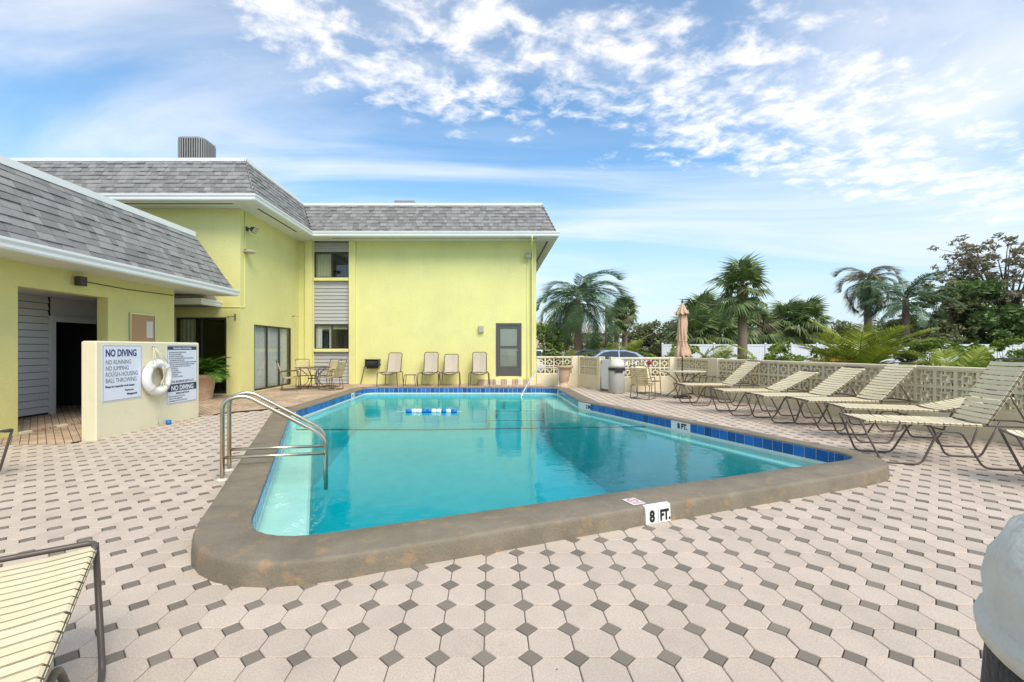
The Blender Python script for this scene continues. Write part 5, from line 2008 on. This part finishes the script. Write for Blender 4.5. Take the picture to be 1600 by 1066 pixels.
for k, (px, Y, hh, sp, lab) in enumerate([(1225, 20, 1.55, .75, 'light green shrub in front of the fence left of the seedling palm'), (1305, 19, 1.5, .8, 'light green shrub in front of the fence behind the coconut palm'),
                                          (1455, 19, 1.75, .9, 'light green shrub in front of the fence right of the arching palm'), (1512, 18, 1.6, .7, 'light green shrub in front of the fence below the dark tree'),
                                          (1578, 18, 1.8, .8, 'light green shrub in front of the fence at the right edge'), (1062, 21, 1.7, .7, 'light green shrub behind the folded umbrella')]):
    tree('shrub', lab, (sx(px, Y), Y, 0), hh, sp, LEAF['areca'], 20, 90, .09, .04, .2, 'light green shrubs along the fence', 150 + k, .28, 'shrub')
# long far hedge reading as one green mass
rr = random.Random(200)
hd = MB()
for k in range(150):
    px = 840 + 800 * k / 150
    leaf_cloud(hd, (sx(px, 70) + rr.uniform(-1, 1), 70 + rr.uniform(-3, 3), rr.uniform(.5, 3.2)), (1.6, 1.2, 1.2), 60, .3, rr, .1)
stuff(hd.build('far_hedge', LEAF['olive']))

# ================================================================== white vinyl fence
vf = thing('vinyl_fence', 'white vinyl privacy fence with capped posts behind the planting', 'fence')
FYv = 25.3
x0, x1 = sx(1035, FYv), sx(1720, FYv)
nP = int((x1 - x0) / 1.38)
stp_ = (x1 - x0) / nP
post_me = MB().bbox(-.05, .05, -.05, .05, -.09, 1.72, .01).mesh('post', M_vinyl)
cap_me = MB().lathe([(.08, 1.715), (.08, 1.735), (.05, 1.755), (.0, 1.79)], 0, 0, 4, True, False).mesh('post_cap', M_vinyl)
brd = MB().bbox(0, .145, -.012, .012, .05, 1.60, .004).mesh('board', M_vinyl)
ral = MB().bbox(0, stp_ - .13, -.03, .03, 1.60, 1.69, .008).mesh('rail', M_vinyl)
for k in range(nP + 1):
    X = x0 + k * stp_
    inst('post', post_me, vf, Matrix.Translation((X, FYv, 0)))
    inst('post_cap', cap_me, vf, Matrix.Translation((X, FYv, 0)))
    if k < nP:
        inst('rail', ral, vf, Matrix.Translation((X + .065, FYv, 0)))
        nb_ = 9
        for j in range(nb_):
            inst('board', brd, vf, Matrix.Translation((X + .067 + j * (stp_ - .13) / nb_, FYv, 0)) @ Matrix.Diagonal(((stp_ - .135) / nb_ / .147, 1, 1, 1)))


# ================================================================== parked cars
def car(label, loc, rz, paint, s=1.0):
    t = thing('parked_car', label, 'car', loc, rz, 'cars in the parking lot')
    st_ = [(-2.25, .45, .62, .78), (-2.2, .30, .80, .86), (-1.6, .22, .95, .90), (-.9, .22, .97, .91), (0, .22, .96, .91), (.9, .22, .94, .91), (1.5, .22, .86, .88), (2.05, .25, .72, .82), (2.28, .42, .58, .70)]
    b = MB()
    rings = []
    for x, z0, z1, hw_ in st_:
        zm = (z0 + z1) / 2
        rings.append([(x, -hw_ * .92, z0), (x, hw_ * .92, z0), (x, hw_, zm - .05), (x, hw_ * .99, zm + .08), (x, hw_ * .93, z1 - .03), (x, hw_ * .8, z1), (x, -hw_ * .8, z1), (x, -hw_ * .93, z1 - .03), (x, -hw_ * .99, zm + .08), (x, -hw_, zm - .05)])
    b.loft(rings, True, True, True)
    b.build('body', paint, t)
    gr = MB()
    prof = [(-1.75, .93), (-1.15, 1.33), (-.55, 1.44), (.1, 1.45), (.55, 1.38), (1.25, .92)]
    rings = [[(x, -.80 + .22 * max(0, (z - .9)) * 1.1, z) for x, z in prof], [(x, -.62, z + .012) for x, z in prof], [(x, .62, z + .012) for x, z in prof], [(x, .80 - .22 * max(0, (z - .9)) * 1.1, z) for x, z in prof]]
    gr.loft(rings, False, False, True)
    for s_ in (-1, 1):
        gr.add([(x, s_ * (.80 - .242 * max(0, z - .9)), z) for x, z in prof], [tuple(range(6)) if s_ > 0 else tuple(reversed(range(6)))])
    gr.build('cabin', paint, t)
    for s_ in (-1, 1):
        yy = lambda z: s_ * (.80 - .242 * max(0, z - .9) + .006)
        for pts in ([(-1.42, .97), (-1.05, 1.28), (-.62, 1.385), (-.32, 1.395), (-.32, .97)], [(-.25, .97), (-.25, 1.395), (.08, 1.40), (.48, 1.33), (1.02, .97)]):
            MB().add([(x, yy(z), z) for x, z in pts], [tuple(range(len(pts))) if s_ < 0 else tuple(reversed(range(len(pts))))]).build('side_window', M_cglass, t)
    MB().add([(.58, -.6, 1.385), (1.22, -.66, .945), (1.22, .66, .945), (.58, .6, 1.385)], [(0, 1, 2, 3)]).build('windshield', M_cglass, t, Matrix.Translation((.012, 0, .012)))
    MB().add([(-1.17, -.6, 1.33), (-1.72, -.66, .96), (-1.72, .66, .96), (-1.17, .6, 1.33)], [(3, 2, 1, 0)]).build('rear_window', M_cglass, t, Matrix.Translation((-.012, 0, .014)))
    for x in (-1.4, 1.4):
        for s_ in (-1, 1):
            wl = MB().lathe([(.20, -.1), (.31, -.1), (.325, -.06), (.325, .06), (.31, .1), (.20, .1)], 0, 0, 20)
            M = Matrix.Translation((x, s_ * .82, .325)) @ Matrix.Rotation(R(90), 4, 'X')
            wo = wl.build('wheel', M_tyre, t, M)
            MB().lathe([(.02, -.104), (.2, -.1), (.2, .1), (.02, .104)], 0, 0, 16).build('rim', M_alu, wo)
    for s_ in (-1, 1):
        MB().bbox(2.1, 2.24, s_ * .58 - .14, s_ * .58 + .14, .56, .68, .02).build('headlight', M_float_w, t)
    return t


car('silver sedan parked side-on behind the trash bin', (sx(952, 22.5), 22.5, -.06), R(180), M_carp)
car('blue-grey car parked behind the silver sedan, mostly hidden', (sx(905, 26.5), 26.5, -.06), R(180), M_carb)
car('white car by the corner of the yellow building', (sx(836, 24.5), 24.5, -.06), R(180), M_carw)

# ================================================================== far houses and pole
def house(label, loc, W, D, H, roofh, wallm):
    t = thing('far_house', label, 'house', loc)
    MB().box(-W / 2, W / 2, 0, D, 0, H).build('wall', wallm, t)
    o = .5
    r_ = MB()
    r_.add([(-W / 2 - o, -o, H), (W / 2 + o, -o, H), (W / 2 + o, D + o, H), (-W / 2 - o, D + o, H), (-W / 2 + D * .4, D / 2, H + roofh), (W / 2 - D * .4, D / 2, H + roofh)],
           [(0, 1, 5, 4), (1, 2, 5), (2, 3, 4, 5), (3, 0, 4), (3, 2, 1, 0)])
    r_.build('roof', M_tileroof, t)
    for k in range(int(W // 3)):
        x = -W / 2 + 1.5 + 3 * k
        wn = MB().box(x - .6, x + .6, -.04, 0, H * .35, H * .78).build('window', M_white, t)
        MB().box(x - .5, x + .5, -.05, -.041, H * .39, H * .74).build('pane', M_cglass, wn)
    return t


house('pale pink house beyond the parking lot, between feather and fan palms', (sx(925, 64), 66, 0), 9, 8, 3.6, 1.3, M_pinkh)
house('pale pink house behind the drooping feather palm', (sx(860, 55), 60, 0), 8, 8, 4.4, .8, M_pinkh)
house('white house behind the arching palm trunks', (sx(1385, 60), 62, 0), 12, 8, 3.3, 1.0, M_vinyl)
t = thing('utility_pole', 'grey utility pole with a cross arm left of the far fan palms', 'pole', (sx(947, 58), 58, 0))
MB().tube([(0, 0, 0), (0, 0, sz(480, 58))], [.16, .12], 8).build('pole', M_bark2, t)
MB().box(-.9, .9, -.06, .06, sz(488, 58), sz(488, 58) + .12).build('cross_arm', M_bark2, t)

# ================================================================== windblown litter on the deck
rr = random.Random(400)
lt = MB()
for k in range(170):
    x, y = rr.uniform(-6, 7), rr.uniform(1.8, 12)
    if not on_deck(x, y):
        continue
    a = rr.uniform(0, PI)
    l_ = rr.choice((.006, .008, .012, .03))
    d = Vector((math.cos(a), math.sin(a), 0))
    w_ = Vector((-d.y, d.x, 0)) * (.0035 if l_ > .02 else l_ * .5)
    p = Vector((x, y, .004))
    lt.add([p - d * l_, p + w_ + Vector((0, 0, .004)), p + d * l_, p - w_, ], [(0, 3, 2, 1)])
stuff(lt.build('leaf_litter', M_bark2))
